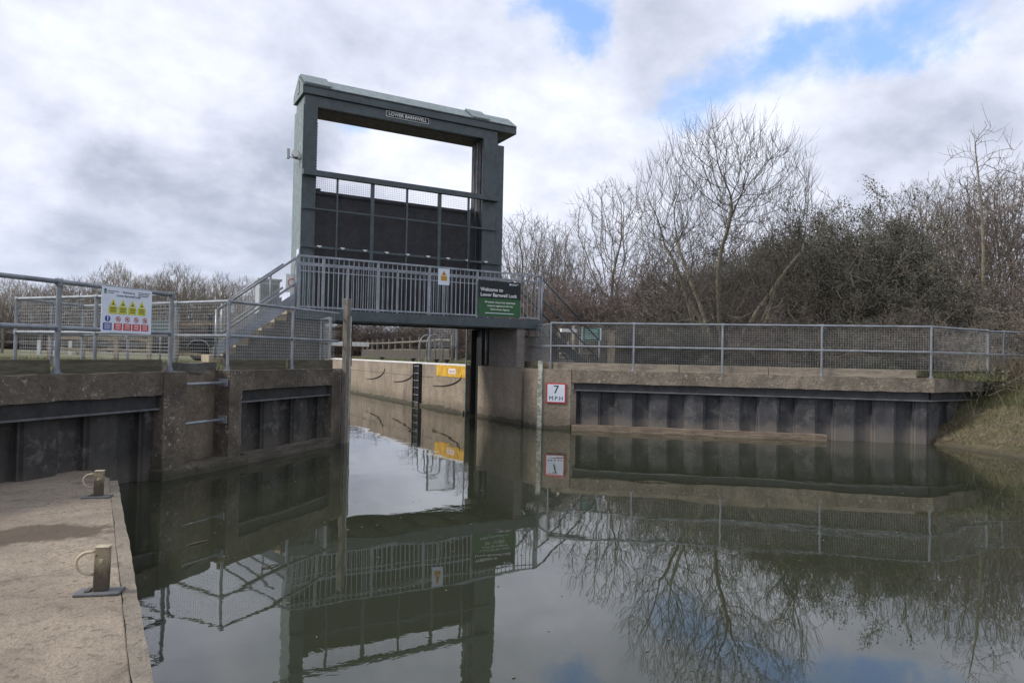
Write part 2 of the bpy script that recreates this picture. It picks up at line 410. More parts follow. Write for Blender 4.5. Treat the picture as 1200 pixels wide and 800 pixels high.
land('ground', [lp(LW, -12, -.42), lp(LW, 3.9, -.42), (3.55, 13.2), (3.55, 44), (-3, 60), (-30, 110), (-30, 500), (-480, 500), (-480, -200), (-20, -40)], 1.34, M_GROUND)
land('ground', [lp(RW, -.3, -.4), lp(RW, 7.2, -.45), (17.5, 8.75), (21, 8.0), (26, 5), (34, -6), (60, -60), (580, -200), (580, 650), (8, 650), (6, 110), (8, 60), (9.05, 44), (9.0, 14.2)], 1.34, M_GROUND)
# river bank at the right: slopes from the shore up to the ground
bm = bmesh.new(); shore = [(14.35, 8.55), (14.15, 7.9), (13.75, 6.9), (13.5, 6.1), (13.3, 4.5), (13.4, 2.0), (14.5, -3), (18, -14), (30, -60)]
topl = [(17.6, 9.2), (18.2, 8.8), (18.6, 8.2), (19.2, 7.6), (20.5, 6.2), (22.5, 3.5), (26.5, -3), (36, -16), (62, -62)]
def lerp2(L, u):
    x = u * (len(L) - 1); i = min(int(x), len(L) - 2); f = x - i; return (L[i][0] * (1 - f) + L[i + 1][0] * f, L[i][1] * (1 - f) + L[i + 1][1] * f)
def bank_pt(u, v):
    a = lerp2(shore, u); c_ = lerp2(topl, u); x = a[0] + (c_[0] - a[0]) * v; y = a[1] + (c_[1] - a[1]) * v
    z = -.30 + 1.74 * (1 - max(0, 1 - max(0, v)) ** 1.35); z += mnoise.fractal(Vector((x, y, 0)) * 1.4, 1, 2, 4) * .10 * min(1, 4 * v * (1.15 - v)) + mnoise.fractal(Vector((x, y, 2)) * 6, 1, 2, 3) * .035
    return Vector((x, y, z))
NU, NV = 260, 46
g = [[bm.verts.new(bank_pt(i / NU, -.15 + 1.2 * j / NV)) for j in range(NV + 1)] for i in range(NU + 1)]
for i in range(NU):
    for j in range(NV): bm.faces.new((g[i][j], g[i][j + 1], g[i + 1][j + 1], g[i + 1][j])).smooth = True
bmesh.ops.recalc_face_normals(bm, faces=bm.faces)
me = bpy.data.meshes.new('bank'); bm.to_mesh(me); bm.free(); me.materials.append(M_BANK)
o = bpy.data.objects.new('bank', me); COL.objects.link(o); o['kind'] = 'structure'

# landing stage in the foreground (pavement the photographer stands on)
mb = MB()
inner = [(.04 - .0815, 8.75), (.17 - .0805, 3.3), (.352 - .0805, -4)]
poly = inner + [(-14, -4), lp(LW, -14, -.35), lp(LW, -.95, -.35)]
mb.prism(poly, -1, .25); tag(mb.build('landing_stage', MC_LAND, bevel=.008), kind='structure')
mb = MB()
for (y0, y1) in ((8.55, 6.02), (6.012, 3.0), (2.992, -.2), (-.208, -4)):
    xe = lambda y: .04 + (8.53 - y) * .0249
    mb.add([(xe(y0), y0, -1), (xe(y1), y1, -1), (xe(y1) - .078, y1, -1), (xe(y0) - .078, y0, -1), (xe(y0), y0, .252), (xe(y1), y1, .252), (xe(y1) - .078, y1, .252), (xe(y0) - .078, y0, .252)],
           [(0, 1, 2, 3), (4, 7, 6, 5), (0, 4, 5, 1), (1, 5, 6, 2), (2, 6, 7, 3), (3, 7, 4, 0)])
tag(mb.build('landing_edge', MC_EDGE, rough=.010), kind='structure')

# mooring bollards
def bollard(loc, label, yaw, h):
    root = empty('mooring_bollard', loc, label, 'bollard', 'mooring bollards on the landing')
    fr = Fr(loc[:2], (math.cos(yaw), math.sin(yaw)), (-math.sin(yaw), math.cos(yaw)))
    MB().box(fr, -.125, .115, -.07, .055, .251, .266).build('base_plate', M_WALER_E, root, bevel=.004)
    p = MB(); p.add([fr(-.038, -.03, .266), fr(.038, -.03, .266), fr(.038, .03, .266), fr(-.038, .03, .266), fr(-.032, -.028, .25 + h), fr(.042, -.028, .25 + h), fr(.042, .028, .25 + h), fr(-.032, .028, .25 + h)],
                    [(0, 3, 2, 1), (4, 5, 6, 7), (0, 1, 5, 4), (1, 2, 6, 5), (2, 3, 7, 6), (3, 0, 4, 7)])
    p.build('post', M_BOLL, root, bevel=.008)
    MB().box(fr, -.035, .045, -.031, .031, .25 + h, .257 + h).build('cap', M_CREAM, root, bevel=.005)
    t = MB(); pts = [fr(-.03, 0, .25 + h - .025)] + [fr(-.065 - .07 * math.sin(a), 0, .25 + h - .09 + .062 * math.cos(a)) for a in [math.pi * k / 12 for k in range(0, 13)]] + [fr(-.04, 0, .25 + h - .155)]
    t.tube(pts, .0085, 8).build('loop', M_CREAM, root, smooth=True)
    t = MB(); t.tube([fr(.008, -.028, .25 + h - .07), fr(.008, -.05, .25 + h - .07)], .011, 8).build('bolt', M_CREAM, root)
    t = MB(); t.box(fr, -.075, -.05, -.04, .03, .266, .276).build('weld', M_CHAIN, root)
    return root
bollard((-.045, 4.68, .25), 'cream and rust mooring bollard with side loop, nearer one on the landing edge', -.32, .262)
bollard((-.12, 7.66, .25), 'cream bollard with side loop at the far landing end by the dark wall', -.32, .245)

# ------------------------------------------------------------------ sheet piling
def piling(mb, fr, t0, t1, phase, nf, nb, z0, z1, th=.012, period=.77, flat=.36):
    prof = []; k = math.floor((t0 - phase) / period) - 1
    pts = []
    while True:
        a = phase + k * period; web = .055
        pts += [(a, nf), (a + flat, nf), (a + flat + web, nb), (a + period - web, nb)]; k += 1
        if a > t1: break
    out = []
    for i in range(len(pts) - 1):
        (ta, na), (tb, nb_) = pts[i], pts[i + 1]
        if tb <= t0 or ta >= t1: continue
        if ta < t0: na = na + (nb_ - na) * (t0 - ta) / (tb - ta); ta = t0
        if tb > t1: nb_ = na + (nb_ - na) * (t1 - ta) / (tb - ta); tb = t1
        if not out: out.append((ta, na))
        out.append((tb, nb_))
    for (a, na), (c_, nc) in zip(out, out[1:]):
        q = [fr(a, na, z0), fr(c_, nc, z0), fr(c_, nc, z1), fr(a, na, z1)]
        mb.add(q, [(0, 1, 2, 3)])
    # interlock ridges
    for (a, na), (c_, nc) in zip(out, out[1:]):
        if abs(na - nc) > .01 and t0 + .05 < a < t1 - .05:
            mm = (a + c_) / 2; mb.box(fr, mm - .02, mm + .02, (na + nc) / 2 - .02, (na + nc) / 2 + .03, z0, z1 - .005)

def jag_box(mb, fr, t0, t1, n0, n1, z0, z1, step=.18, amp=.03, seed=1):
    r = random.Random(seed); k = max(2, int((t1 - t0) / step)); rows = []
    for i in range(k + 1):
        t = t0 + (t1 - t0) * i / k; a = r.uniform(-amp, amp); b_ = r.uniform(-amp, amp)
        rows.append([fr(t, n0, z0), fr(t, n1 + a, z0), fr(t, n1 + a * .6 + b_ * .3, z1 + b_ * .5), fr(t, n0, z1 + b_ * .3)])
    o = len(mb.v)
    for rr in rows: mb.v += rr
    for i in range(k):
        for j in range(4):
            j2 = (j + 1) % 4; mb.f.append((o + i * 4 + j, o + i * 4 + j2, o + (i + 1) * 4 + j2, o + (i + 1) * 4 + j))
    mb.f.append((o, o + 1, o + 2, o + 3)); mb.f.append((o + k * 4 + 3, o + k * 4 + 2, o + k * 4 + 1, o + k * 4)); return mb

# ---- left quay wall
qL = empty('quay_wall', (LW(0, -.2, 0).x, LW(0, -.2, 0).y, 0), 'dark weathered concrete quay wall with sheet piling behind the landing on the left', 'quay wall')
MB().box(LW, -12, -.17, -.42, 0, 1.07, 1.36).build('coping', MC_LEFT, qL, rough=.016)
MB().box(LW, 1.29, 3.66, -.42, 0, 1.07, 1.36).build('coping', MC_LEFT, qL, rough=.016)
MB().box(LW, -.17, .21, -.46, .012, -1, 1.362).build('pilaster', MC_LEFT, qL, rough=.016)
MB().box(LW, 1.02, 1.29, -.46, .012, -1, 1.364).build('pilaster', MC_LEFT, qL, rough=.016)
MB().box(LW, 3.66, 3.93, -.46, .0, -1, 1.345).build('pilaster', MC_LEFT, qL, rough=.008)
MB().box(LW, .2, 1.03, -.46, -.25, -1, 1.35).build('recess_wall', MC_RECESS, qL, rough=.014)
jag_box(MB(), LW, -.22, 1.34, -.24, .09, -.6, .13, .14, .04, 3).build('broken_footing', MC_LEFT, qL, rough=.012)
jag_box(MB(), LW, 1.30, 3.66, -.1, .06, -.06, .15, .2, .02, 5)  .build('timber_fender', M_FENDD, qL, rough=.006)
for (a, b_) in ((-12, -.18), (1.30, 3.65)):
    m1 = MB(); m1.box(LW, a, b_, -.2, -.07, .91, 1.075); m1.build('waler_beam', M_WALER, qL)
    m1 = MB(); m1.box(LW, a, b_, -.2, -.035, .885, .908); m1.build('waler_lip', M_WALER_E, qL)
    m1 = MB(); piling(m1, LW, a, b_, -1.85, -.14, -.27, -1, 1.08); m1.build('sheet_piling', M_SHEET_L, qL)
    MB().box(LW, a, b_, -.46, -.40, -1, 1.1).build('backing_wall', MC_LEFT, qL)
for z, _a in ((1.19, .24), (.67, .24)):
    m1 = MB(); m1.tube([LW(.2, -.05, z), LW(.98, -.05, z + .0)], .022, 10); m1.build('ladder_rung', M_GALV, qL, smooth=True)
    m1 = MB(); m1.box(LW, .955, .975, -.12, .02, z - .05, z + .06); m1.tube([LW(.965, -.05, z), LW(.935, -.05, z)], .034, 10); m1.build('rung_bracket', M_GALV, qL)
for (a, b_) in ((-12, -1.53), (-1.47, .02), (1.18, 2.61), (2.67, 4.0)):
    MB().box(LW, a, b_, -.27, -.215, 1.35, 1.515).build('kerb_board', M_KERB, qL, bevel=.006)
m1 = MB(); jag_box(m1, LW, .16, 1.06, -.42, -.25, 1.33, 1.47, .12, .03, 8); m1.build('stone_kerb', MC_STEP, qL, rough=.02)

# ---- left lock wall (chamber side seen edge-on)
lockL = empty('lock_wall', (3.6, 20, 0), 'left concrete lock chamber wall behind the timber gauge post', 'lock wall')
poly = [lp(LW, 3.93, -.02), (3.84, 12.98), (3.84, 16.95), (3.45, 16.95), (3.45, 17.65), (3.84, 17.65), (3.84, 44), (3.3, 44), (3.3, 13.2), lp(LW, 3.93, -.44)]
MB().prism(poly, -1, 1.355).build('wall', MC_LOCK, lockL)
# ---- right lock wall
lockR = empty('lock_wall', (8.8, 20, 0), 'long pale concrete lock chamber wall seen under the gate and ending at the speed sign', 'lock wall')
poly = [(9.04, 13.30), (8.56, 13.735), (8.5, 13.86), (8.5, 14.48), (8.64, 14.48), (8.64, 14.62), (8.5, 14.62), (8.5, 16.95), (9.0, 16.95), (9.0, 17.66), (8.5, 17.66), (8.5, 44), (9.3, 44), (9.3, 13.6), (9.2, 13.3)]
MB().prism(poly, -1, 1.36).build('wall', MC_LOCK, lockR)
MB().box(W0, 8.490, 8.62, 17.7, 44, 1.335, 1.385).build('white_edge', M_WHITE, lockR)
jag_box(MB(), Fr((8.5, 17.7), (0, 1), (-1, 0)), 0, 26, -.05, .07, -.2, .09, .3, .012, 11).build('ledge', MC_EDGE, lockR)
m1 = MB(); m1.box(W0, 8.488, 8.56, 17.68, 19.75, 1.0, 1.334)
m1.build('yellow_panel', M_YELLOW, lockR)
pn = MB().box(W0, 8.481, 8.488, 18.35, 18.85, 1.09, 1.24).build('small_notice', M_WHITE, lockR)
MB().box(W0, 8.478, 8.481, 18.40, 18.80, 1.175, 1.19).box(W0, 8.478, 8.481, 18.42, 18.78, 1.13, 1.145).build('notice_mark', M_RED, pn)
for k, (yr, yl, z1, z0) in enumerate(((17.95, 20.0, 1.10, .68), (21.6, 23.6, 1.10, .66), (24.5, 26.6, 1.10, .64), (29.2, 31.4, 1.12, .68))):
    pts = []
    for i in range(13):
        a = math.pi / 2 * i / 12; pts.append((8.492, yl + (yr - yl) * math.sin(a), z1 - (z1 - z0) * math.cos(a)))
    m1 = MB(); m1.tube(pts, [.010 + .010 * math.sin(math.pi * i / 12) for i in range(13)], 6); m1.build('scrape_mark', M_RUBBER, lockR)
MB().box(W0, 8.495, 8.51, 20.0, 44, .93, .945).build('joint_line', MC_STEP, lockR)
# gauge boards
def gauge(name, label, fr, t0, t1, n0, n1, z0, z1, fl):
    root = empty(name, fr((t0 + t1) / 2, n0, 0), label, 'gauge board')
    MB().box(fr, t0, t1, n0, n1, z0, z1).build('board', M_GAUGE, root)
    tk = MB(); k = 0; z = .1
    while z < z1 - .05:
        wl = .6 if k % 5 == 0 else .35; tk.box(fr, t0 + .004, t0 + (t1 - t0) * wl, n1 + .0005, n1 + .003, z, z + .012); z += .1; k += 1
    tk.build('tick_marks', M_BLACK, root); return root
cf = Fr((8.53, 13.80), (.69, -.72), (-.72, -.69))
gauge('gauge_board', 'white depth gauge board on the pilaster left of the speed limit sign', cf, -.05, .06, .02, .05, -.5, 1.55, 0)
tp = empty('timber_post', LW(4.08, .02, 0), 'tall grey timber mooring post at the end of the left wall', 'post')
MB().box(LW, 3.99, 4.10, -.02, .08, -1, 2.64).build('post', M_WOODO, tp, bevel=.012, rough=.004)
gauge('gauge_board', 'narrow pale gauge strip on the side of the timber post at the left lock entrance', Fr(lp(LW, 4.145, 0), (.739, .674), (.674, -.739)), -.04, .035, .03, .05, -.5, 2.32, 0)

# ---- right quay wall
qR = empty('quay_wall', (RW(3, -.2, 0).x, RW(3, -.2, 0).y, 0), 'right concrete coped quay wall with grey sheet piling facing the basin', 'quay wall')
MB().box(RW, .03, 7.5, -.45, 0, 1.07, 1.36).build('coping', MC_RIGHT, qR, rough=.014)
RR = Fr(lp(RW, 7.5, -.02), (.9996, .03), (.03, -.9996))
MB().box(RR, .002, 2.75, -.40, 0, 1.075, 1.355).build('coping', MC_RIGHT, qR, rough=.014)
m1 = MB(); m1.box(RW, .04, 7.42, -.2, -.06, .915, 1.075); m1.box(RR, .05, 2.7, -.2, -.08, .915, 1.075); m1.build('waler_beam', M_WALER, qR)
m1 = MB(); m1.box(RW, .04, 7.46, -.2, -.025, .885, .912); m1.box(RR, .03, 2.7, -.2, -.04, .885, .912); m1.build('waler_lip', M_WALER_E, qR)
m1 = MB(); piling(m1, RW, .02, 7.40, .262, -.11, -.23, -1, 1.08); piling(m1, RR, .0, 2.7, .1, -.14, -.24, -1, 1.08); m1.build('sheet_piling', M_SHEET_R, qR)
m1 = MB(); m1.box(RW, .02, 7.2, -.46, -.44, -1, 1.1); m1.build('backing_wall', MC_RIGHT, qR)
jag_box(MB(), RW, .05, 5.45, -.12, .10, -.10, .12, .25, .018, 15).build('timber_fender', M_FEND, qR, rough=.006)
for (a, b_) in ((-.45, 2.4), (2.42, 4.3), (4.32, 7.25)):
    MB().box(RW, a, b_, -.33, -.25, 1.345, 1.52).build('kerb_board', M_KERBR, qR, bevel=.006, rough=.006)
MB().box(RR, .15, 2.8, -.40, -.33, 1.34, 1.52).build('kerb_board', M_KERB, qR, bevel=.006)
MB().box(Fr((8.62, 14.3), (0, 1), (1, 0)), -.2, 1.2, .35, .45, 1.35, 1.52).build('kerb_board', M_KERBR, qR)

# speed sign
sg = empty('speed_limit_sign', RW(-.33, .02, .82), 'square white sign reading 7 M.P.H with red border on the right lock pilaster', 'sign')
MB().box(RW, -.56, -.10, .014, .026, .59, 1.05).build('border', M_RED, sg, bevel=.002)
sgp = MB().box(RW, -.53, -.13, .0262, .030, .62, 1.02).build('panel', M_SIGNW, sg)
text('lettering', '7', .26, RW(-.33, .032, .895), RW.d, (0, 0, 1), M_BLACK, sgp, off=.001)
text('lettering', 'M.P.H', .135, RW(-.33, .032, .70), RW.d, (0, 0, 1), M_BLACK, sgp, off=.0)

# ------------------------------------------------------------------ tube guard rails with wire infill
WR = .0027
def wire_panel(mb, fr, t0, t1, n_, z0, z1, sp=.05, slope=0.0, w=WR):
    t = t0 + sp / 2; side = fr.d
    while t < t1:
        dz = slope * (t - t0); mb.wire(fr(t, n_, z0 + dz), fr(t, n_, z1 + dz), w, side); t += sp
    z = z0; side = Vector((0, 0, 1))
    while z <= z1 + 1e-6:
        mb.wire(fr(t0, n_ + .003, z), fr(t1, n_ + .003, z + slope * (t1 - t0)), w, side); z += sp
def guard_rail(label, fr, posts, n_, zb, zm, zt, mesh, ends=(None, None), mat=None, zmesh=1.53, group='tubular guard rails around the lock', r=.024):
    mat = mat or M_GALV
    root = empty('guard_rail', fr(posts[0], n_, zb), label, 'guard rail', group)
    a = posts[0] if ends[0] is None else ends[0]; c_ = posts[-1] if ends[1] is None else ends[1]
    for t in posts:
        m1 = MB(); m1.tube([fr(t, n_, zb), fr(t, n_, zt)], r, 10); m1.tube([fr(t, n_, zm - .035), fr(t, n_, zm + .035)], r * 1.4, 10)
        m1.tube([fr(t, n_, zt - .045), fr(t, n_, zt + .012)], r * 1.38, 10); m1.tube([fr(t, n_, zb), fr(t, n_, zb + .05)], r * 1.45, 10); m1.tube([fr(t, n_, zb), fr(t, n_, zb + .012)], r * 2.2, 10)
        m1.build('post', mat, root, smooth=False)
    for z in (zt, zm):
        m1 = MB(); m1.tube([fr(a, n_, z), fr(c_, n_, z)], r, 10)
        for t in posts: m1.tube([fr(max(a, t - .04), n_, z), fr(min(c_, t + .04), n_, z)], r * 1.36, 10)
        m1.build('rail', mat, root)
    if mesh:
        m1 = MB(); wire_panel(m1, fr, a + .03, c_ - .03, n_ - r - .012, zmesh, zt - .03); m1.build('wire_mesh', M_WIRE, root, recalc=False)
    return root
guard_rail('dark tubular guard rail along the left quay carrying the safety notice board', LW, [-4.7, -3.1, -1.53, .05], -.12, 1.36, 1.86, 2.36, False, (-9, None), M_GALVD, r=.027)
guard_rail('galvanised mesh guard rail on the left quay between ladder recess and timber post', LW, [1.12, 2.64], -.12, 1.36, 1.86, 2.36, True, (None, 4.0), M_GALV)
guard_rail('long galvanised mesh guard rail on the right quay above the sheet piling', RW, [-.5, 1.4, 3.33, 5.37, 7.49], -.15, 1.36, 1.90, 2.43, True)
def span(a, b_):
    a = Vector((a[0], a[1], 0)); b_ = Vector((b_[0], b_[1], 0)); d = b_ - a; L = d.length; d.normalize(); return Fr(a, (d.x, d.y), (-d.y, d.x)), L
e0 = RW(7.49, -.15, 0)
fr, L = span(e0, (17.02, 8.47)); guard_rail('short galvanised guard rail returning from the right quay corner', fr, [L], 0, 1.36, 1.9, 2.43, True, (.0, None))
fr, L = span((17.75, 8.5), (23, 7.0)); guard_rail('galvanised guard rail running off to the right behind the bank', fr, [0, 1.9, 3.8], 0, 1.3, 1.9, 2.43, True, (-.75, L))
fr, L = span((9.42, 16.0), RW(-.5, -.15, 0)); guard_rail('short galvanised guard rail beside the right concrete pier', fr, [.25], 0, 1.36, 1.9, 2.41, True, (.25, L))
# enclosure behind left rail
A = LW(.05, -.12, 0); B = Vector((-1.34, 12.83, 0)); C_ = Vector((-.53, 14.12, 0)); E_ = LW(1.12, -.12, 0)
fr, L = span(A, B); guard_rail('galvanised mesh guard rail leading back from the ladder gap, left side', fr, [L * .45, L], 0, 1.35, 1.86, 2.36, True, (0, None))
fr, L = span(B, C_); guard_rail('short end guard rail closing the fenced walkway behind the notice board', fr, [L * .5, L], 0, 1.35, 1.86, 2.36, True, (0, None), M_GALVD)
fr, L = span(C_, E_); guard_rail('galvanised mesh guard rail on the far side of the fenced walkway', fr, [L * .35, L * .68], 0, 1.35, 1.86, 2.36, True, (0, L))
fr, L = span((3.70, 14.0), (3.72, 14.86)); guard_rail('small galvanised guard rail in front of the left stair block', fr, [.02, L - .03], 0, 1.36, 1.86, 2.33, True, (0, None))
fr, L = span((4.02, 17.9), (4.1, 17.95))

# notice board on the left rail
nb = empty('safety_notice_board', LW(-.67, -.08, 2.1), 'white board of yellow warning triangles and red prohibition labels on the left rail', 'sign')
nbp = MB().box(LW, -1.03, -.31, -.088, -.080, 1.83, 2.365).build('panel', M_SIGNW, nb, bevel=.002)
nz = -.079
def tri(mb, fr, t, z, s_, n0, n1):
    mb.extr([fr(t - s_ / 2, n0, z), fr(t + s_ / 2, n0, z), fr(t, n0, z + s_ * .9)], fr.n * (n1 - n0))
def disc(mb, fr, t, z, r, n0, n1, hole=0):
    if hole:
        k = 20
        for i in range(k):
            a, b_ = 2 * math.pi * i / k, 2 * math.pi * (i + 1) / k
            mb.extr([fr(t + r * math.cos(a), n0, z + r * math.sin(a)), fr(t + r * math.cos(b_), n0, z + r * math.sin(b_)), fr(t + hole * math.cos(b_), n0, z + hole * math.sin(b_)), fr(t + hole * math.cos(a), n0, z + hole * math.sin(a))], fr.n * (n1 - n0))
    else: mb.extr([fr(t + r * math.cos(2 * math.pi * i / 20), n0, z + r * math.sin(2 * math.pi * i / 20)) for i in range(20)], fr.n * (n1 - n0))
yl, bk, rd, bl, gr, wt = MB(), MB(), MB(), MB(), MB(), MB()
for i in range(4):
    t = -.875 + i * .137
    tri(yl, LW, t, 2.150, .088, nz, nz + .001); yl.box(LW, t - .059, t + .059, nz, nz + .001, 2.055, 2.142)
    tri(bk, LW, t, 2.160, .03, nz + .001, nz + .002)
    for z in (2.12, 2.10, 2.078): bk.box(LW, t - .04, t + .04, nz + .001, nz + .002, z, z + .008)
    t2 = -.80 + i * .130
    disc(rd, LW, t2, 1.995, .034, nz, nz + .001, .026); rd.extr([LW(t2 - .026, nz, 2.016), LW(t2 - .020, nz, 2.022), LW(t2 + .026, nz, 1.974), LW(t2 + .020, nz, 1.968)], LW.n * .001)
    rd.box(LW, t2 - .056, t2 + .056, nz, nz + .001, 1.865, 1.945)
    for z in (1.925, 1.905, 1.882): wt.box(LW, t2 - .035, t2 + .035, nz + .001, nz + .002, z, z + .008)
    bk.box(LW, t2 - .012, t2 + .012, nz, nz + .0008, 1.985, 2.005)
disc(bl, LW, -.945, 1.995, .037, nz, nz + .001); bl.box(LW, -1.005, -.888, nz, nz + .001, 1.862, 1.945)
wt.box(LW, -.951, -.939, nz + .001, nz + .002, 1.985, 2.025); wt.box(LW, -.951, -.939, nz + .001, nz + .002, 1.97, 1.979)
for z in (1.922, 1.9, 1.878): wt.box(LW, -.99, -.905, nz + .001, nz + .002, z, z + .008)
disc(gr, LW, -.985, 2.325, .018, nz, nz + .001); gr.box(LW, -1.0, -.97, nz, nz + .001, 2.285, 2.305)
for (t0, t1, z) in ((-.955, -.80, 2.315), (-.955, -.87, 2.293), (-.52, -.35, 2.325), (-.52, -.36, 2.305), (-.52, -.37, 2.285)): bk.box(LW, t0, t1, nz, nz + .001, z, z + .007)
yl.build('warning_triangles', M_SYEL, nbp); bk.build('pictograms', M_BLACK, nbp); rd.build('prohibition_labels', M_RED, nbp); bl.build('mandatory_label', M_BLUE, nbp); wt.build('small_print', M_WHITE, nbp); gr.build('crest', M_SIGNGT, nbp)
text('lettering', 'Welcome to', .034, LW(-.66, nz + .001, 2.315), LW.d, (0, 0, 1), M_BLACK, nbp, thick=.0006)
text('lettering', 'Lower Barnwell Lock', .040, LW(-.66, nz + .001, 2.272), LW.d, (0, 0, 1), M_BLACK, nbp, thick=.0006)

# ------------------------------------------------------------------ guillotine gate tower
GY = 16.94
gt = empty('guillotine_gate', (6.3, 17.4, 1.3), 'tall green steel guillotine lock gate frame standing across the lock', 'lock gate')
m1 = MB(); m1.box(W0, 3.72, 4.04, GY, GY + .22, 1.3, 7.55); m1.build('column_front', M_GREEN, gt, bevel=.01)
m1 = MB(); m1.box(W0, 3.70, 3.716, GY + .002, 17.9, 1.3, 7.56); m1.build('column_sunlit_side', M_GREENL, gt)  # thin facing that carries the sunlit tone of the column side
m1 = MB(); m1.box(W0, 3.72, 4.02, 17.66, 17.9, 1.3, 7.55); m1.box(W0, 3.72, 3.80, GY + .22, 17.66, 1.3, 7.55); m1.build('column_back', M_GREEN, gt)
m1 = MB(); m1.box(W0, 8.52, 8.95, GY, GY + .12, 2.34, 7.55); m1.build('column_front', M_GREEN, gt, bevel=.01)
m1 = MB(); m1.box(W0, 8.50, 8.95, GY + .12, 17.62, 2.34, 7.55); m1.build('column_inner', M_LEAF, gt)
m1 = MB(); m1.box(W0, 8.486, 8.498, GY + .3, GY + .34, 2.4, 7.5); m1.box(W0, 8.486, 8.498, GY + .50, GY + .52, 2.4, 7.5); m1.build('guide_strip', M_GALVD, gt)
m1 = MB(); m1.box(W0, 8.955, 9.17, GY + .03, 17.5, 2.9, 7.44); m1.build('side_panel', M_GREEN, gt, bevel=.006)
m1 = MB(); m1.box(W0, 9.172, 9.185, 17.0, 17.06, 4.3, 5.2); m1.build('panel_handle', M_GALVD, gt)
# lower guide in the wall slot; its near-black colour includes shade from the deck
m1 = MB(); m1.box(W0, 8.74, 8.97, 16.99, 17.62, -1, 2.34); m1.box(W0, 8.60, 8.97, 16.965, 16.985, 1.37, 2.34); m1.box(W0, 8.60, 8.97, 17.6, 17.63, -1, 2.34); m1.build('lower_guide', M_DARK, gt)
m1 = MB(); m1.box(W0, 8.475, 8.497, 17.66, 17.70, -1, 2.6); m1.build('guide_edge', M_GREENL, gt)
m1 = MB(); m1.box(W0, 3.46, 3.82, 16.99, 17.62, -1, 2.6); m1.build('lower_guide', M_DARK, gt)
# chain in left column: row of small links
m1 = MB(); z = 2.8
while z < 7.25:
    m1.box(W0, 4.075, 4.12, GY + .3, GY + .33, z, z + .035); z += .07
m1.build('lifting_chain', M_CHAIN, gt)
m1 = MB(); m1.box(W0, 4.095, 4.105, GY + .30, GY + .33, 2.8, 7.3); m1.build('chain_core', M_CHAIN, gt)
# head beam
m1 = MB(); m1.box(W0, 3.73, 8.94, GY + .0, 17.85, 7.535, 7.80); m1.build('head_beam', M_GREEN, gt, bevel=.008)
m1 = MB(); m1.box(W0, 3.80, 8.9, GY + .12, 17.78, 7.52, 7.534); m1.build('beam_soffit', M_LEAF, gt)
m1 = MB(); m1.box(W0, 3.725, 3.9, GY + .05, 17.8, 7.56, 7.76); m1.build('beam_end', M_GREENL, gt)  # beam end in the same sunlit green
m1 = MB(); m1.box(W0, 8.95, 9.12, GY + .1, 17.6, 7.60, 7.66); m1.box(W0, 8.95, 9.02, GY + .1, 17.6, 7.47, 7.6); m1.build('bracket', M_DARK, gt)
xa, xb = 3.68, 9.50; yf, yb, yr = GY - .06, 17.93, 17.40
m1 = MB(); m1.extr([(xa, yf, 7.80), (xa, yb, 7.80), (xa, yb, 8.00), (xa, yr, 8.36), (xa, yf, 8.00)], (xb - xa, 0, 0)); m1.build('hood', M_GREEN, gt, bevel=.006)
m1 = MB()
def slab(mb, x0, x1, off, th):
    for (y0, z0, y1, z1) in ((yf - .012, 8.002, yr, 8.362), (yb + .012, 8.002, yr, 8.362)):
        mb.extr([(x0, y0, z0 + off), (x0, y1, z1 + off), (x0, y1, z1 + off + th), (x0, y0, z0 + off + th)], (x1 - x0, 0, 0))
slab(m1, xa - .01, xb + .01, .002, .012); m1.build('hood_roof', M_GREENL, gt)  # roof skin with the sky and sun brightness in its colour
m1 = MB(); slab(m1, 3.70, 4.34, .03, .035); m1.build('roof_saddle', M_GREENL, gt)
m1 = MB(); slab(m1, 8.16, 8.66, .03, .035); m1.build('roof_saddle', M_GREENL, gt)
m1 = MB(); m1.extr([(xa - .006, yf + .01, 7.80), (xa - .006, yb - .01, 7.80), (xa - .006, yb - .01, 8.0), (xa - .006, yr, 8.35), (xa - .006, yf + .01, 8.0)], (-.01, 0, 0)); m1.build('gable_sunlit_face', M_GREENL, gt)  # thin gable facing, coloured as lit by the sun
m1 = MB(); m1.box(W0, xa - .03, xa - .016, yr - .12, yr + .05, 7.9, 8.2); m1.build('gable_hatch', M_GREENL, gt)
m1 = MB(); m1.box(W0, xa, xb, GY - .065, GY - .062, 7.965, 7.985); m1.build('hood_seam', M_DARK, gt)
m1 = MB()
for x in (3.78, 3.98, 8.57, 8.90):
    for z in (7.0, 7.12, 7.24, 6.1, 5.7, 4.3, 4.05): m1.tube([(x, GY - .001, z), (x, GY - .014, z)], .012, 6)
for x in np.arange(4.2, 8.9, .42): m1.tube([(x, GY - .001, 7.57), (x, GY - .012, 7.57)], .010, 6)
for x in np.arange(3.9, 9.4, .35): m1.tube([(x, GY - .061, 7.84), (x, GY - .07, 7.84)], .008, 6)
m1.build('bolt_heads', M_CHAIN, gt)
# gate leaf, raised
m1 = MB(); m1.box(W0, 3.86, 8.49, 17.25, 17.33, 2.50, 5.58); m1.build('gate_leaf', M_LEAF, gt)
m1 = MB()
for z in (2.55, 5.5): m1.box(W0, 3.86, 8.49, 17.17, 17.248, z, z + .07)
m1.build('leaf_ribs', M_LEAF, gt)
m1 = MB(); m1.box(W0, 4.12, 4.22, 17.2, 17.4, 5.58, 5.64); m1.box(W0, 8.3, 8.42, 17.2, 17.4, 5.58, 5.62); m1.build('lifting_lug', M_LEAF, gt)
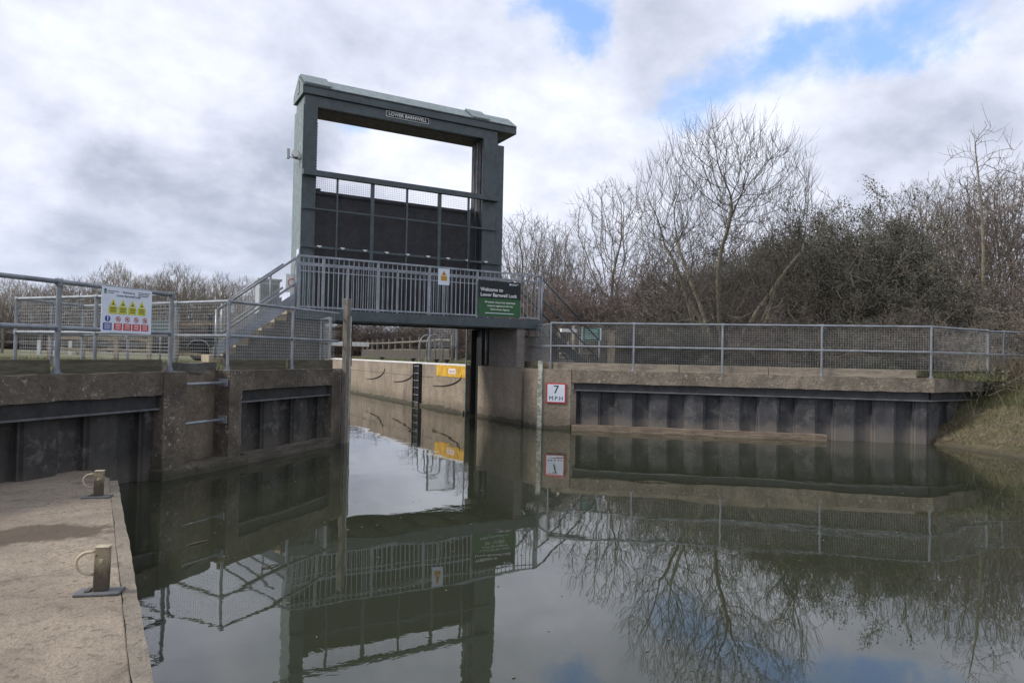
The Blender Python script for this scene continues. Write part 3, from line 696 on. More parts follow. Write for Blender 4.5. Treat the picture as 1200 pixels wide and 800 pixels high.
# mesh guard screen
sc = empty('mesh_guard_screen', (6.3, 16.85, 2.5), 'dark green framed mesh screen in front of the raised gate leaf', 'screen')
m1 = MB(); m1.box(W0, 3.70, 8.95, 16.78, 16.90, 5.84, 5.975); m1.build('top_rail', M_GREEN, sc, bevel=.006)
m1 = MB(); m1.box(W0, 3.72, 8.95, 16.86, 16.90, 5.05, 5.09); m1.build('middle_rail', M_GREEN, sc)
m1 = MB(); m1.box(W0, 3.70, 9.12, 16.85, 16.90, 4.13, 4.18); m1.build('lower_rail', M_GREEN, sc)
for x, w_ in ((4.54, .02), (5.42, .045), (6.33, .022), (7.23, .045), (8.07, .022)):
    m1 = MB(); m1.box(W0, x - w_, x + w_, 16.845, 16.905, 2.55, 5.84); m1.build('upright', M_GREEN, sc)
m1 = MB(); wire_panel(m1, W0, 4.05, 8.5, 16.91, 2.6, 5.84, .047, 0, .0042); m1.build('wire_mesh', M_MESHG, sc, recalc=False)
for i in range(9):
    x = 4.13 + .5585 * i; m1 = MB(); m1.box(W0, x - .05, x + .05, 16.80, 16.85, 4.155, 4.185); m1.box(W0, x - .012, x + .012, 16.80, 16.83, 4.13, 4.155); m1.build('white_clip', M_WHITE, sc, bevel=.006)
m1 = MB(); m1.tube([(8.05, 16.74, 2.6), (8.05, 16.74, 5.45), (8.09, 16.74, 5.55), (8.16, 16.74, 5.55), (8.2, 16.74, 5.45), (8.2, 16.74, 5.2)], .02, 8); m1.build('hooked_pipe', M_GREEN, sc, smooth=True)
# name plate
npl = empty('name_plate', (6.31, 16.93, 7.70), 'small white rimmed plate reading LOWER BARNWELL on the gate head beam', 'sign')
for nm, g_, y_, mt in (('rim', .0, 16.926, M_WHITE), ('plate', .012, 16.922, M_SIGNDK)):
    xs, xe_, zb_, zt_ = 5.74 + g_, 6.90 - g_, 7.625 + g_, 7.775 - g_; r_ = .035
    pts = []
    for (cx, cz, a0) in ((xe_ - r_, zt_ - r_, 0), (xs + r_, zt_ - r_, 90), (xs + r_, zb_ + r_, 180), (xe_ - r_, zb_ + r_, 270)):
        for k in range(5):
            a = math.radians(a0 + k * 22.5); pts.append((cx + r_ * math.cos(a), y_, cz + r_ * math.sin(a)))
    m1 = MB(); m1.extr(pts, (0, .012, 0)); m1.build(nm, mt, npl)
text('lettering', 'LOWER BARNWELL', .118, (6.32, 16.918, 7.70), (1, 0, 0), (0, 0, 1), M_WHITE, npl, width=.99, off=.0015)
# flood light on the column
fl = empty('flood_light', (3.66, 17.3, 6.35), 'small round floodlight bracketed on the side of the left gate column', 'light')
m1 = MB(); m1.tube([(3.70, 17.3, 6.33), (3.60, 17.3, 6.33)], .015, 8); m1.build('bracket', M_GALVD, fl)
m1 = MB(); m1.tube([(3.60, 17.26, 6.36), (3.58, 17.16, 6.37), (3.57, 17.08, 6.37)], [.05, .085, .095], 12); m1.build('housing', M_GALVD, fl, smooth=True)
m1 = MB(); m1.tube([(3.57, 17.078, 6.37), (3.57, 17.07, 6.37)], [.08, .08], 12); m1.build('lens', M_WHITE, fl)
m1 = MB(); m1.box(W0, 3.40, 3.47, 17.2, 17.3, 6.27, 6.50); m1.build('junction_box', M_CABINET, fl)
m1 = MB(); m1.tube([(3.70, 17.32, 6.3), (3.44, 17.28, 6.33)], .012, 6); m1.build('arm', M_GALVD, fl)
# white notice and red notice on column at stair head
sn = empty('column_notice', (3.4, 15.6, 3.4), 'small white and red notice at the head of the left stairs', 'sign')
MB().box(W0, 3.70 - .01, 3.702 - .004, 17.0, 17.25, 3.62, 4.1).build('white_plate', M_SIGNW, sn)
MB().box(W0, 3.30, 3.58, 16.45, 16.46, 3.0, 3.42).build('notice_plate', M_WHITE, sn)
m1 = MB(); disc(m1, Fr((3.44, 16.445), (1, 0), (0, -1)), 0, 3.22, .10, 0, .004, .075); m1.build('red_ring', M_RED, sn)

# ------------------------------------------------------------------ footbridge deck
fb = empty('footbridge', (6.2, 15.7, 2.4), 'steel footbridge deck crossing the lock in front of the gate', 'footbridge')
MB().box(W0, 3.2, 9.25, 14.86, 14.93, 2.33, 2.545).build('edge_beam', M_GREEN, fb, bevel=.005)
MB().box(W0, 3.2, 9.25, 16.75, 16.82, 2.33, 2.545).build('edge_beam', M_GREEN, fb)
MB().box(W0, 3.22, 9.23, 14.93, 16.75, 2.46, 2.53).build('deck_plate', M_GALVD, fb)
MB().box(W0, 3.25, 9.2, 14.95, 15.05, 2.31, 2.345).build('beam_flange', M_GREEN, fb)
m1 = MB()
for x in np.arange(3.6, 9.2, .9): m1.box(W0, x, x + .06, 14.935, 16.745, 2.36, 2.458)
m1.build('cross_members', M_DARK, fb)
def balustrade(label, y, posts, x0, x1, zb=2.555):
    root = empty('balustrade', (x0, y, zb), label, 'balustrade', 'balustrades of the footbridge')
    for x in posts:
        m1 = MB(); m1.box(W0, x - .03, x + .03, y - .012, y + .012, zb - .20, 3.655); m1.build('post', M_GALV, root)
    for z0, z1 in ((3.635, 3.675), (3.495, 3.52), (2.575, 2.61)):
        m1 = MB(); m1.box(W0, x0, x1, y - .022, y + .022, z0, z1); m1.build('rail', M_GALV, root)
    ps = sorted(posts)
    for a, b_ in zip(ps, ps[1:]):
        k = max(1, round((b_ - a) / .112))
        for i in range(1, k):
            x = a + (b_ - a) * i / k; m1 = MB(); m1.tube([(x, y, 2.6), (x, y, 3.64)], .0085, 6, False); m1.build('baluster', M_GALV, root, recalc=False)
    return root
balustrade('front vertical-bar balustrade of the footbridge carrying the green welcome sign', 14.90, [3.24, 3.76, 4.96, 6.18, 7.40, 8.57, 9.13], 3.21, 9.15)
balustrade('rear vertical-bar balustrade of the footbridge just before the gate screen', 16.38, [3.5, 4.7, 5.95, 7.2, 8.45, 9.13], 3.5, 9.15)
ws = empty('welcome_sign', (8, 14.86, 3.0), 'charcoal and green welcome sign fixed to the right end of the footbridge railing', 'sign')
wsg = MB().box(W0, 7.42, 8.565, 14.848, 14.86, 2.59, 3.435).build('green_panel', M_SIGNGR, ws, bevel=.002)
wsd = MB().box(W0, 7.421, 8.564, 14.842, 14.8475, 3.02, 3.434).build('dark_panel', M_SIGNDK, ws)
text('lettering', 'Welcome to', .118, (7.46, 14.838, 3.22), (1, 0, 0), (0, 0, 1), M_WHITE, wsd, 'LEFT', off=.0025)
text('lettering', 'Lower Barnwell Lock', .114, (7.46, 14.838, 3.095), (1, 0, 0), (0, 0, 1), M_WHITE, wsd, 'LEFT', off=.0025)
text('lettering', 'All vessels using these waterways', .062, (8.0, 14.845, 2.925), (1, 0, 0), (0, 0, 1), M_WHITE, wsg, off=.001)
text('lettering', 'must be registered with the', .062, (8.0, 14.845, 2.84), (1, 0, 0), (0, 0, 1), M_WHITE, wsg, off=.001)
text('lettering', 'Environment Agency', .062, (8.0, 14.845, 2.755), (1, 0, 0), (0, 0, 1), M_WHITE, wsg, off=.001)
m1 = MB(); m1.box(W0, 7.60, 8.38, 14.844, 14.8475, 2.655, 2.672); m1.build('web_line', M_SIGNW, wsg)
m1 = MB(); disc(m1, Fr((8.27, 14.8415), (1, 0), (0, -1)), 0, 3.375, .028, 0, .003); m1.box(W0, 8.31, 8.50, 14.838, 14.8415, 3.38, 3.392); m1.box(W0, 8.31, 8.45, 14.838, 14.8415, 3.355, 3.367); m1.build('crest', M_SIGNW, wsd)
hz = empty('hazard_notice', (6.52, 14.87, 3.44), 'small white notice with amber warning triangle on the footbridge railing', 'sign')
hzp = MB().box(W0, 6.38, 6.665, 14.868, 14.876, 3.255, 3.63).build('plate', M_SIGNW, hz, bevel=.001)
m1 = MB(); f0 = Fr((6.5225, 14.8675), (1, 0), (0, -1)); tri(m1, f0, 0, 3.475, .13, 0, .002); m1.box(f0, -.08, .08, 0, .002, 3.35, 3.465); m1.build('warning_symbol', M_SORG, hzp)
m1 = MB(); tri(m1, f0, 0, 3.495, .055, .002, .003)
for z in (3.43, 3.40, 3.372): m1.box(f0, -.06, .06, .002, .003, z, z + .008)
m1.build('pictogram', M_BLACK, hzp)

# piers
pr = MB().prism([(8.52, 14.9), (8.74, 14.9), (8.84, 15.1), (8.84, 16.38), (8.52, 16.38)], 1.362, 2.33).build('bridge_pier', MC_PIER, bevel=.01)
tag(pr, 'grey concrete pier under the right end of the footbridge', 'pier')
pr = MB().box(W0, 3.16, 3.83, 14.92, 16.4, 1.35, 2.33).build('bridge_pier', MC_STEP, bevel=.01)
tag(pr, 'stained concrete pier under the left end of the footbridge', 'pier')
pr = MB().tube([(8.56, 16.62, 1.36), (8.56, 16.62, 2.45)], .03, 10).build('conduit_pipe', M_GALV, smooth=True)
tag(pr, 'pale vertical pipe between the right pier and the gate column', 'pipe')
# left stairs
st = empty('stairs', (2.2, 15.6, 1.35), 'concrete steps with steel handrails climbing to the left end of the footbridge', 'stairs')
prof = [(3.159, 1.35), (3.159, 2.46), (3.04, 2.46)]; x, z = 3.04, 2.46; run, rise = .245, .176
for i in range(6):
    prof += [(x, z - rise), (x - run, z - rise)]; x -= run; z -= rise
prof += [(x, 1.35)]
MB().extr([(a, 14.93, b_) for a, b_ in prof], (0, .05, 0)).build('side_wall', MC_STEP, st)
MB().extr([(a - .002 if a < 3.15 else a, 14.981, b_ + (.14 if b_ > 1.36 and a < 3.15 else 0)) for a, b_ in prof], (0, 1.4, 0)).build('steps', MC_TAN, st, bevel=.006)
sl = (3.58 - 2.66) / (3.17 - 1.98)
def zr(x): return 3.60 + (x - 3.19) * sl
for k, y in enumerate((14.90, 16.36)):
    x0 = 1.68 if k == 0 else 1.95
    for dz, nm in ((0, 'handrail'), (-.53, 'middle_rail')):
        m1 = MB(); m1.tube([(x0, y, zr(x0) + dz), (3.22, y, zr(3.22) + dz)], .024, 10); m1.build(nm, M_GALVD, st, smooth=True)
    MB().extr([(x0 - .05, y - .01, zr(x0) - .98), (3.20, y - .01, zr(3.20) - .98), (3.20, y - .01, zr(3.20) - .72), (x0 - .05, y - .01, zr(x0) - .72)], (0, .02, 0)).build('stringer', M_GALVD, st)
    for x in ((x0, 3.2) if k == 0 else (x0, 2.95)):
        m1 = MB(); m1.tube([(x, y, max(1.35, zr(x) - .95) if x < 3 else 2.5), (x, y, zr(x) + .02)], .024, 10); m1.build('post', M_GALV, st, smooth=True)
    m1 = MB(); wire_panel(m1, Fr((x0, y + .02), (1, 0), (0, 1)), .03, 1.5, 0, zr(x0) - .70, zr(x0) - .03, .05, sl); m1.build('wire_mesh', M_WIRE, st, recalc=False)
# right stairs
st = empty('stairs', (10.5, 15.6, 1.35), 'steel stairs with dark handrails descending from the right end of the footbridge', 'stairs')
sr = -(3.62 - 2.59) / (10.39 - 9.15)
def zq(x): return 3.64 + (x - 9.15) * sr
for y in (14.90, 16.36):
    for dz, nm in ((0, 'handrail'), (-.5, 'middle_rail')):
        m1 = MB(); m1.tube([(9.15, y, zq(9.15) + dz), (11.0, y, zq(11.0) + dz)], .022, 10); m1.build(nm, M_MESHG, st, smooth=True)
    MB().extr([(9.2, y - .01, 2.30), (9.2, y - .01, 2.52), (10.75, y - .01, 1.45), (10.75, y - .01, 1.35), (10.5, y - .01, 1.35)], (0, .02, 0)).build('stringer', M_DARK, st)
    m1 = MB(); m1.tube([(11.0, y, 1.35), (11.0, y, zq(11.0))], .022, 10); m1.build('post', M_GALV, st, smooth=True)
m1 = MB(); m1.tube([(9.19, 14.88, 2.05), (9.19, 14.88, 3.64)], .024, 10); m1.build('post', M_GALV, st, smooth=True)
for i in range(6):
    x = 9.28 + i * .24; zt = 2.36 - i * .185
    MB().box(W0, x, x + .26, 14.92, 16.34, zt - .03, zt).build('tread', M_GALVD, st)
pr = MB().box(W0, 9.0, 10.05, 15.35, 16.3, 1.35, 2.12).build('stair_block', MC_PIER, bevel=.01)
tag(pr, 'low grey concrete block under the right stairs behind the guard rail', 'block')
# cabinet behind the left stairs
cb = empty('control_cabinet', (3.5, 19.6, 1.3), 'pale grey control cabinet standing behind the left stairs', 'cabinet')
MB().box(W0, 3.2, 3.72, 19.3, 19.9, 1.34, 3.5).build('body', M_CABINET, cb, bevel=.01)
MB().box(W0, 3.15, 3.77, 19.25, 19.95, 3.5, 3.56).build('cap', M_CABINET, cb, bevel=.01)
MB().box(W0, 3.24, 3.68, 19.288, 19.298, 1.5, 3.4).build('door', M_GREENL, cb)

# ladder on the far lock wall with looped hand rails
ld = empty('wall_ladder', (8.45, 21.2, 0), 'black steel ladder let into the far lock wall with looped handrails', 'ladder')
for y in (20.98, 21.48):
    m1 = MB(); m1.box(W0, 8.40, 8.45, y - .03, y + .03, -.6, 1.33); m1.build('stile', M_DARK, ld)
MB().box(W0, 8.475, 8.497, 20.95, 21.5, -.6, 1.345).build('recess_plate', M_DARK, ld)
for z in np.arange(.1, 1.35, .23):
    m1 = MB(); m1.tube([(8.42, 20.98, z), (8.42, 21.48, z)], .014, 8); m1.build('rung', M_GALV, ld, smooth=True)
for y in (20.9, 21.5):
    pts = [(8.6, y, 1.36), (8.63, y, 1.9)] + [(8.90 - .27 * math.cos(a), y, 1.98 + .30 * math.sin(a)) for a in [math.pi * k / 10 for k in range(11)]] + [(9.17, y, 1.9), (9.2, y, 1.36)]
    m1 = MB(); m1.tube(pts, .022, 8); m1.build('hoop_handrail', M_GALV, ld, smooth=True)
for k, y in enumerate((19.6, 20.4, 22.4, 25.6)):
    bl_ = MB().tube([(8.75, y, 1.36), (8.75, y, 1.44), (8.75, y, 1.46), (8.75, y, 1.5)], [.05, .05, .10, .10], 10).build('lockside_bollard', M_BLACK)
    tag(bl_, ['small black lockside bollard nearest the gate column above the yellow panel', 'small black bollard between the yellow panel and the ladder', 'small black bollard left of the ladder hoops', 'lone small black bollard farthest along the lock edge'][k], 'bollard', 'bollards on the lock edge')

# mitre gate balance beam at the head of the lock
bb = empty('balance_beam', (7.0, 41, 1.4), 'dark lock balance beam with white painted end beyond the timber post', 'balance beam')
bf = Fr((8.9, 41.5), (1, .12), (-.12, 1))
MB().box(bf, -2.2, 2.3, -.14, .14, 2.02, 2.28).build('beam', M_BLACK, bb, bevel=.01)
MB().box(bf, 2.0, 4.6, -.14, .14, 2.02, 2.28).build('white_end', M_WHITE, bb, bevel=.01)
ug = empty('mitre_gate', (6.2, 42, 0), 'dark timber mitre gates closing the head of the lock', 'lock gate')
MB().add([(3.84, 41.6, -1), (6.17, 42.6, -1), (6.17, 42.6, 1.7), (3.84, 41.6, 1.7), (3.84, 41.8, -1), (6.17, 42.8, -1), (6.17, 42.8, 1.7), (3.84, 41.8, 1.7)], [(0, 1, 2, 3), (4, 7, 6, 5), (3, 2, 6, 7), (0, 4, 5, 1), (0, 3, 7, 4), (1, 5, 6, 2)]).build('gate_leaf', M_WOODO, ug)
MB().add([(8.5, 41.6, -1), (6.175, 42.6, -1), (6.175, 42.6, 1.7), (8.5, 41.6, 1.7), (8.5, 41.8, -1), (6.175, 42.8, -1), (6.175, 42.8, 1.7), (8.5, 41.8, 1.7)], [(0, 1, 2, 3), (4, 7, 6, 5), (3, 2, 6, 7), (0, 4, 5, 1), (0, 3, 7, 4), (1, 5, 6, 2)]).build('gate_leaf', M_WOODO, ug)

# ------------------------------------------------------------------ fences and lockside things
def post_rail(label, a, b_, nposts, h, zs, mat, pw=.05, lean=.03, paling=None, seed=1, group=None):
    r = random.Random(seed); fr, L = span(a, b_); root = empty('timber_fence', (a[0], a[1], 1.34), label, 'fence', group)
    for i in range(nposts):
        t = L * i / (nposts - 1); l1 = r.uniform(-lean, lean); m1 = MB(); w_ = pw * r.uniform(.9, 1.1); hh = h * r.uniform(.96, 1.05)
        m1.add([fr(t - w_, -w_, 1.3), fr(t + w_, -w_, 1.3), fr(t + w_, w_, 1.3), fr(t - w_, w_, 1.3), fr(t - w_ + l1, -w_, 1.34 + hh), fr(t + w_ + l1, -w_, 1.34 + hh), fr(t + w_ + l1, w_, 1.34 + hh), fr(t - w_ + l1, w_, 1.34 + hh)],
               [(0, 3, 2, 1), (4, 5, 6, 7), (0, 1, 5, 4), (1, 2, 6, 5), (2, 3, 7, 6), (3, 0, 4, 7)]); m1.build('post', mat, root, bevel=.006)
    for z in zs:
        k = 12; pts = [fr(L * i / k, pw + .025, 1.34 + z + r.uniform(-.03, .03)) for i in range(k + 1)]
        m1 = MB()
        for p, q in zip(pts, pts[1:]): m1.add([p + Vector((0, 0, -.045)), q + Vector((0, 0, -.045)), q + Vector((0, 0, .045)), p + Vector((0, 0, .045)), p + fr.n * .035 + Vector((0, 0, -.045)), q + fr.n * .035 + Vector((0, 0, -.045)), q + fr.n * .035 + Vector((0, 0, .045)), p + fr.n * .035 + Vector((0, 0, .045))], [(0, 1, 2, 3), (7, 6, 5, 4), (3, 2, 6, 7), (0, 4, 5, 1)])
        m1.build('rail', mat, root)
    if paling:
        h2, sp, mt = paling; m1 = MB(); t = 0
        while t < L:
            hh = h2 * r.uniform(.85, 1.05); m1.box(fr, t, t + .045, .12, .135, 1.3, 1.34 + hh); t += sp
        m1.build('palings', mt, root)
    return root
post_rail('long post and rail fence with low palings running along the far lock side', (13.2, 29.0, 0), (16.9, 54, 0), 13, 1.22, (.98, .5), M_WOODO, .055, .10, (.55, .11, M_WOODO), 3)
post_rail('low timber fence behind the right guard rail near the green sign', (12.6, 18.0, 0), (16.2, 17.6, 0), 4, .95, (.78, .45), M_WOODO, .05, .03, (.5, .12, M_WOODO), 4)
post_rail('pale post and rail fence behind the left quay near the trailer', (1.22, 18.8, 0), (5.2, 17.8, 0), 2, 1.13, (.93, .18), M_WOOD, .065, .0, None, 5)
post_rail('wavy cleft rail fence behind the notice board on the left', (-1.6, 22.6, 0), (.75, 21.6, 0), 4, .70, (.55, .25), M_WOOD, .05, .04, None, 6)
post_rail('distant post and rail fence on the meadow at far left', (-8, 36, 0), (1.2, 33, 0), 8, 1.0, (.85, .45), M_WOODO, .045, .05, None, 7)
def stake(x, y, h, w_, label, mat=M_WOODO, cap=False):
    root = empty('timber_post', (x, y, 1.34), label, 'post')
    MB().box(W0, x - w_, x + w_, y - w_, y + w_, 1.3, 1.34 + h).build('shaft', mat, root, bevel=.012)
    if cap: MB().box(W0, x - w_ * 1.3, x + w_ * 1.3, y - w_ * 1.3, y + w_ * 1.3, 1.34 + h, 1.37 + h).build('cap', mat, root, bevel=.008)
stake(12.5, 18.2, 1.30, .075, 'square timber post left of the green sign behind the right guard rail')
stake(12.28, 16.05, 1.05, .075, 'taller pale timber post with flat cap right of the green sign', M_WOOD, True)
stake(14.3, 17.2, 1.12, .075, 'timber post third from the stairs behind the right guard rail')
gs = empty('green_notice', (10.85, 15.0, 2.2), 'green notice board on a thin steel post behind the right guard rail', 'sign')
MB().box(W0, 10.57, 11.10, 15.0, 15.012, 2.09, 2.42).build('panel', M_SIGNGT, gs)
m1 = MB()
for z in (2.36, 2.31, 2.25, 2.20, 2.15): m1.box(W0, 10.62, 11.02, 14.996, 14.9995, z, z + .014)
m1.build('small_print', M_SIGNW, gs)
MB().box(W0, 11.04, 11.16, 15.02, 15.03, 2.11, 2.43).build('white_backing', M_SIGNW, gs)
MB().tube([(10.55, 15.03, 1.35), (10.55, 15.03, 2.44)], .022, 8).build('post', M_GALV, gs, smooth=True)
pg = empty('green_notice', (.75, 16.5, 2.0), 'pale green notice beside the white safety board on the left', 'sign')
MB().box(W0, .60, .98, 16.7, 16.712, 2.02, 2.24).build('panel', M_GREENL, pg)
MB().tube([(.79, 16.73, 1.34), (.79, 16.73, 2.24)], .02, 8).build('post', M_GALV, pg, smooth=True)
# low bench behind the right rail
bn = empty('low_bench', (11.9, 17.3, 1.34), 'low weathered timber bench beneath the green sign', 'bench')
MB().box(W0, 11.2, 12.5, 16.9, 17.25, 1.72, 1.78).build('seat', M_WOODO, bn, bevel=.008)
for x in (11.3, 11.85, 12.35): MB().box(W0, x, x + .09, 16.95, 17.2, 1.34, 1.72).build('leg', M_WOODO, bn)
ps = MB().box(W0, 10.7, 11.5, 16.6, 16.75, 1.34, 1.62).build('concrete_trough', MC_RIGHT, bevel=.01); tag(ps, 'small pale concrete trough on the grass behind the right guard rail', 'trough')
pk = MB().box(W0, 11.6, 12.15, 17.6, 17.7, 2.40, 2.50).build('fingerpost_arm', M_WHITE)
tag(pk, 'short white sign arm fixed by the timber post beside the right stairs', 'sign')
pk = MB().tube([(11.62, 17.72, 1.34), (11.62, 17.72, 2.52)], .04, 8).build('sign_pole', M_WOODO); tag(pk, 'slim timber pole holding the short white sign arm', 'pole')
# small building panel seen under the bridge
hut = empty('mesh_gate', (11.6, 26.5, 1.34), 'grey framed mesh gate seen under the bridge right of the ladder hoops', 'gate')
for x in (11.05, 12.25): MB().box(W0, x, x + .07, 26.5, 26.57, 1.34, 3.9).build('post', M_GALV, hut)
for z in (1.95, 3.85): MB().box(W0, 11.12, 12.25, 26.51, 26.56, z, z + .06).build('rail', M_GALV, hut)
m1 = MB(); wire_panel(m1, W0, 11.12, 12.25, 26.53, 2.0, 3.85, .07, 0, .008); m1.build('wire_mesh', M_WIRE, hut, recalc=False)
# trailer
tr = empty('trailer', (2.0, 21.5, 1.34), 'small dark trailer with pale mudguard parked behind the timber fence', 'trailer')
tf = Fr((2.0, 21.5), (1, -.15), (.15, 1))
MB().box(tf, -.35, 1.05, -.3, .9, 1.72, 1.92).build('bed', M_BLACK, tr, bevel=.01)
MB().box(tf, .2, .32, .1, .22, 1.92, 2.62).build('mast', M_BLACK, tr)
MB().box(tf, -.1, .75, .0, .5, 1.92, 2.08).build('engine_box', M_BLACK, tr, bevel=.02)
MB().tube([tf(1.05, .3, 1.8), tf(2.0, .3, 1.66)], .04, 8).build('drawbar', M_BLACK, tr)
for n_ in (-.42, .95):
    MB().tube([tf(0, n_, 1.56), tf(0, n_ + .14, 1.56)], [.22, .22], 20).build('tyre', M_RUBBER, tr)
    m1 = MB(); pts = [tf(.29 * math.cos(a), n_ + .07, 1.62 + .29 * math.sin(a)) for a in [math.pi * (-.05 + 1.1 * k / 14) for k in range(15)]]
    for p, q in zip(pts, pts[1:]): m1.add([p - tf.n * .1, q - tf.n * .1, q + tf.n * .1, p + tf.n * .1, p * 1 - tf.n * .1 + Vector((0, 0, .02)), q - tf.n * .1 + Vector((0, 0, .02)), q + tf.n * .1 + Vector((0, 0, .02)), p + tf.n * .1 + Vector((0, 0, .02))], [(0, 1, 2, 3), (7, 6, 5, 4), (0, 4, 5, 1), (3, 2, 6, 7)])
    m1.build('mudguard', M_CABINET, tr)
for k, x in enumerate((-2.45, -1.95, -1.5)):
    o = MB().box(W0, x - .05, x + .05, 29.95, 30.05, 1.34, 1.86).build('marker_post', M_WHITE, bevel=.01)
    tag(o, ['leftmost', 'middle', 'rightmost'][k] + ' of three low white marker posts on the meadow at far left', 'marker post', 'white marker posts')

# ------------------------------------------------------------------ vegetation
class Veg:
    """tapered branch tubes gathered into two meshes: trunk and crown"""
    def __init__(s, seed): s.r = random.Random(seed); s.parts = {'trunk': ([], []), 'crown': ([], [])}; s.tips = []
    def tube(s, key, pts, rs, seg):
        V, F = s.parts[key]; o = len(V); k = len(pts); d = (pts[-1] - pts[0]).normalized(); a = d.orthogonal().normalized(); b_ = d.cross(a)
        cs = [(math.cos(2 * math.pi * j / seg), math.sin(2 * math.pi * j / seg)) for j in range(seg)]
        for p, r_ in zip(pts, rs):
            for c_, s_ in cs: V.append(p + a * (c_ * r_) + b_ * (s_ * r_))
        for i in range(k - 1):
            for j in range(seg):
                j2 = (j + 1) % seg; F.append((o + i * seg + j, o + i * seg + j2, o + (i + 1) * seg + j2, o + (i + 1) * seg + j))
    def branch(s, p, d, L, r0, lvl, P):
        r = s.r; n = P['n'][lvl]; pts = [p.copy()]; rs = [r0]; d = d.normalized(); tip = max(P['rmin'], r0 * P['taper'][lvl])
        for i in range(n):
            d = (d + Vector((r.gauss(0, 1), r.gauss(0, 1), r.gauss(0, 1))) * P['wob'][lvl] + Vector((0, 0, P['up'][lvl]))).normalized()
            p = p + d * (L / n); pts.append(p.copy()); rs.append(max(P['rmin'], r0 + (tip - r0) * (i + 1) / n))
        s.tube('trunk' if lvl < P['tl'] else 'crown', pts, rs, 8 if lvl < P['tl'] else (4 if lvl < 3 else 3))
        if lvl + 1 >= len(P['n']): s.tips.append(p); return
        k = P['kids'][lvl]; k = max(1, int(round(k * r.uniform(.8, 1.2))))
        for i in range(k):
            u = P['start'][lvl] + (1 - P['start'][lvl]) * (i + r.random()) / k; x = u * n; j = min(int(x), n - 1); q = pts[j].lerp(pts[j + 1], x - j)
            dd = (pts[j + 1] - pts[j]).normalized(); ang = math.radians(r.gauss(P['ang'][lvl], 9)); ax = dd.orthogonal().normalized(); ax.rotate(Matrix.Rotation(r.uniform(0, 2 * math.pi), 3, dd))
            nd = dd.copy(); nd.rotate(Matrix.Rotation(ang, 3, ax))
            s.branch(q, nd, L * P['lr'][lvl] * r.uniform(.65, 1.15) * (1.12 - .5 * u), max(P['rmin'], rs[j] * P['rr'][lvl]), lvl + 1, P)
    def mesh(s, key, mat):
        V, F = s.parts[key]; me = bpy.data.meshes.new(key); me.from_pydata([tuple(v) for v in V], [], F); me.materials.append(mat); me.update(); return me
def leaf_mesh(pts, size, mat, seed, per=1, spread=.2, name='foliage'):
    r = np.random.default_rng(seed); pts = np.repeat(np.array([tuple(p) for p in pts]), per, axis=0); n = len(pts)
    c_ = pts + r.normal(0, spread, (n, 3)); a = r.normal(0, 1, (n, 3)); a /= np.linalg.norm(a, axis=1)[:, None]
    b_ = np.cross(a, r.normal(0, 1, (n, 3))); b_ /= np.linalg.norm(b_, axis=1)[:, None]; sz = size * r.uniform(.6, 1.4, (n, 1))
    V = np.concatenate([c_ - a * sz, c_ + b_ * sz * .5, c_ + a * sz, c_ - b_ * sz * .5], axis=1).reshape(-1, 3)
    me = bpy.data.meshes.new(name); me.from_pydata(V.tolist(), [], (np.arange(4 * n).reshape(-1, 4)).tolist()); me.materials.append(mat); return me
PROTO = {}
def proto(key, name, build):
    PROTO[key] = (name, build())
def plant(key, x, y, sc, rot, label, cat='tree', group=None, z=1.30, sz=None):
    name, meshes = PROTO[key]; root = bpy.data.objects.new(name, None); COL.objects.link(root)
    root.location = (x, y, z); root.rotation_euler = (0, 0, rot); root.scale = (sc, sc, sz or sc); tag(root, label, cat, group)
    for nm, me in meshes:
        o = bpy.data.objects.new(nm, me); COL.objects.link(o); o.parent = root
    return root
UP = Vector((0, 0, 1))
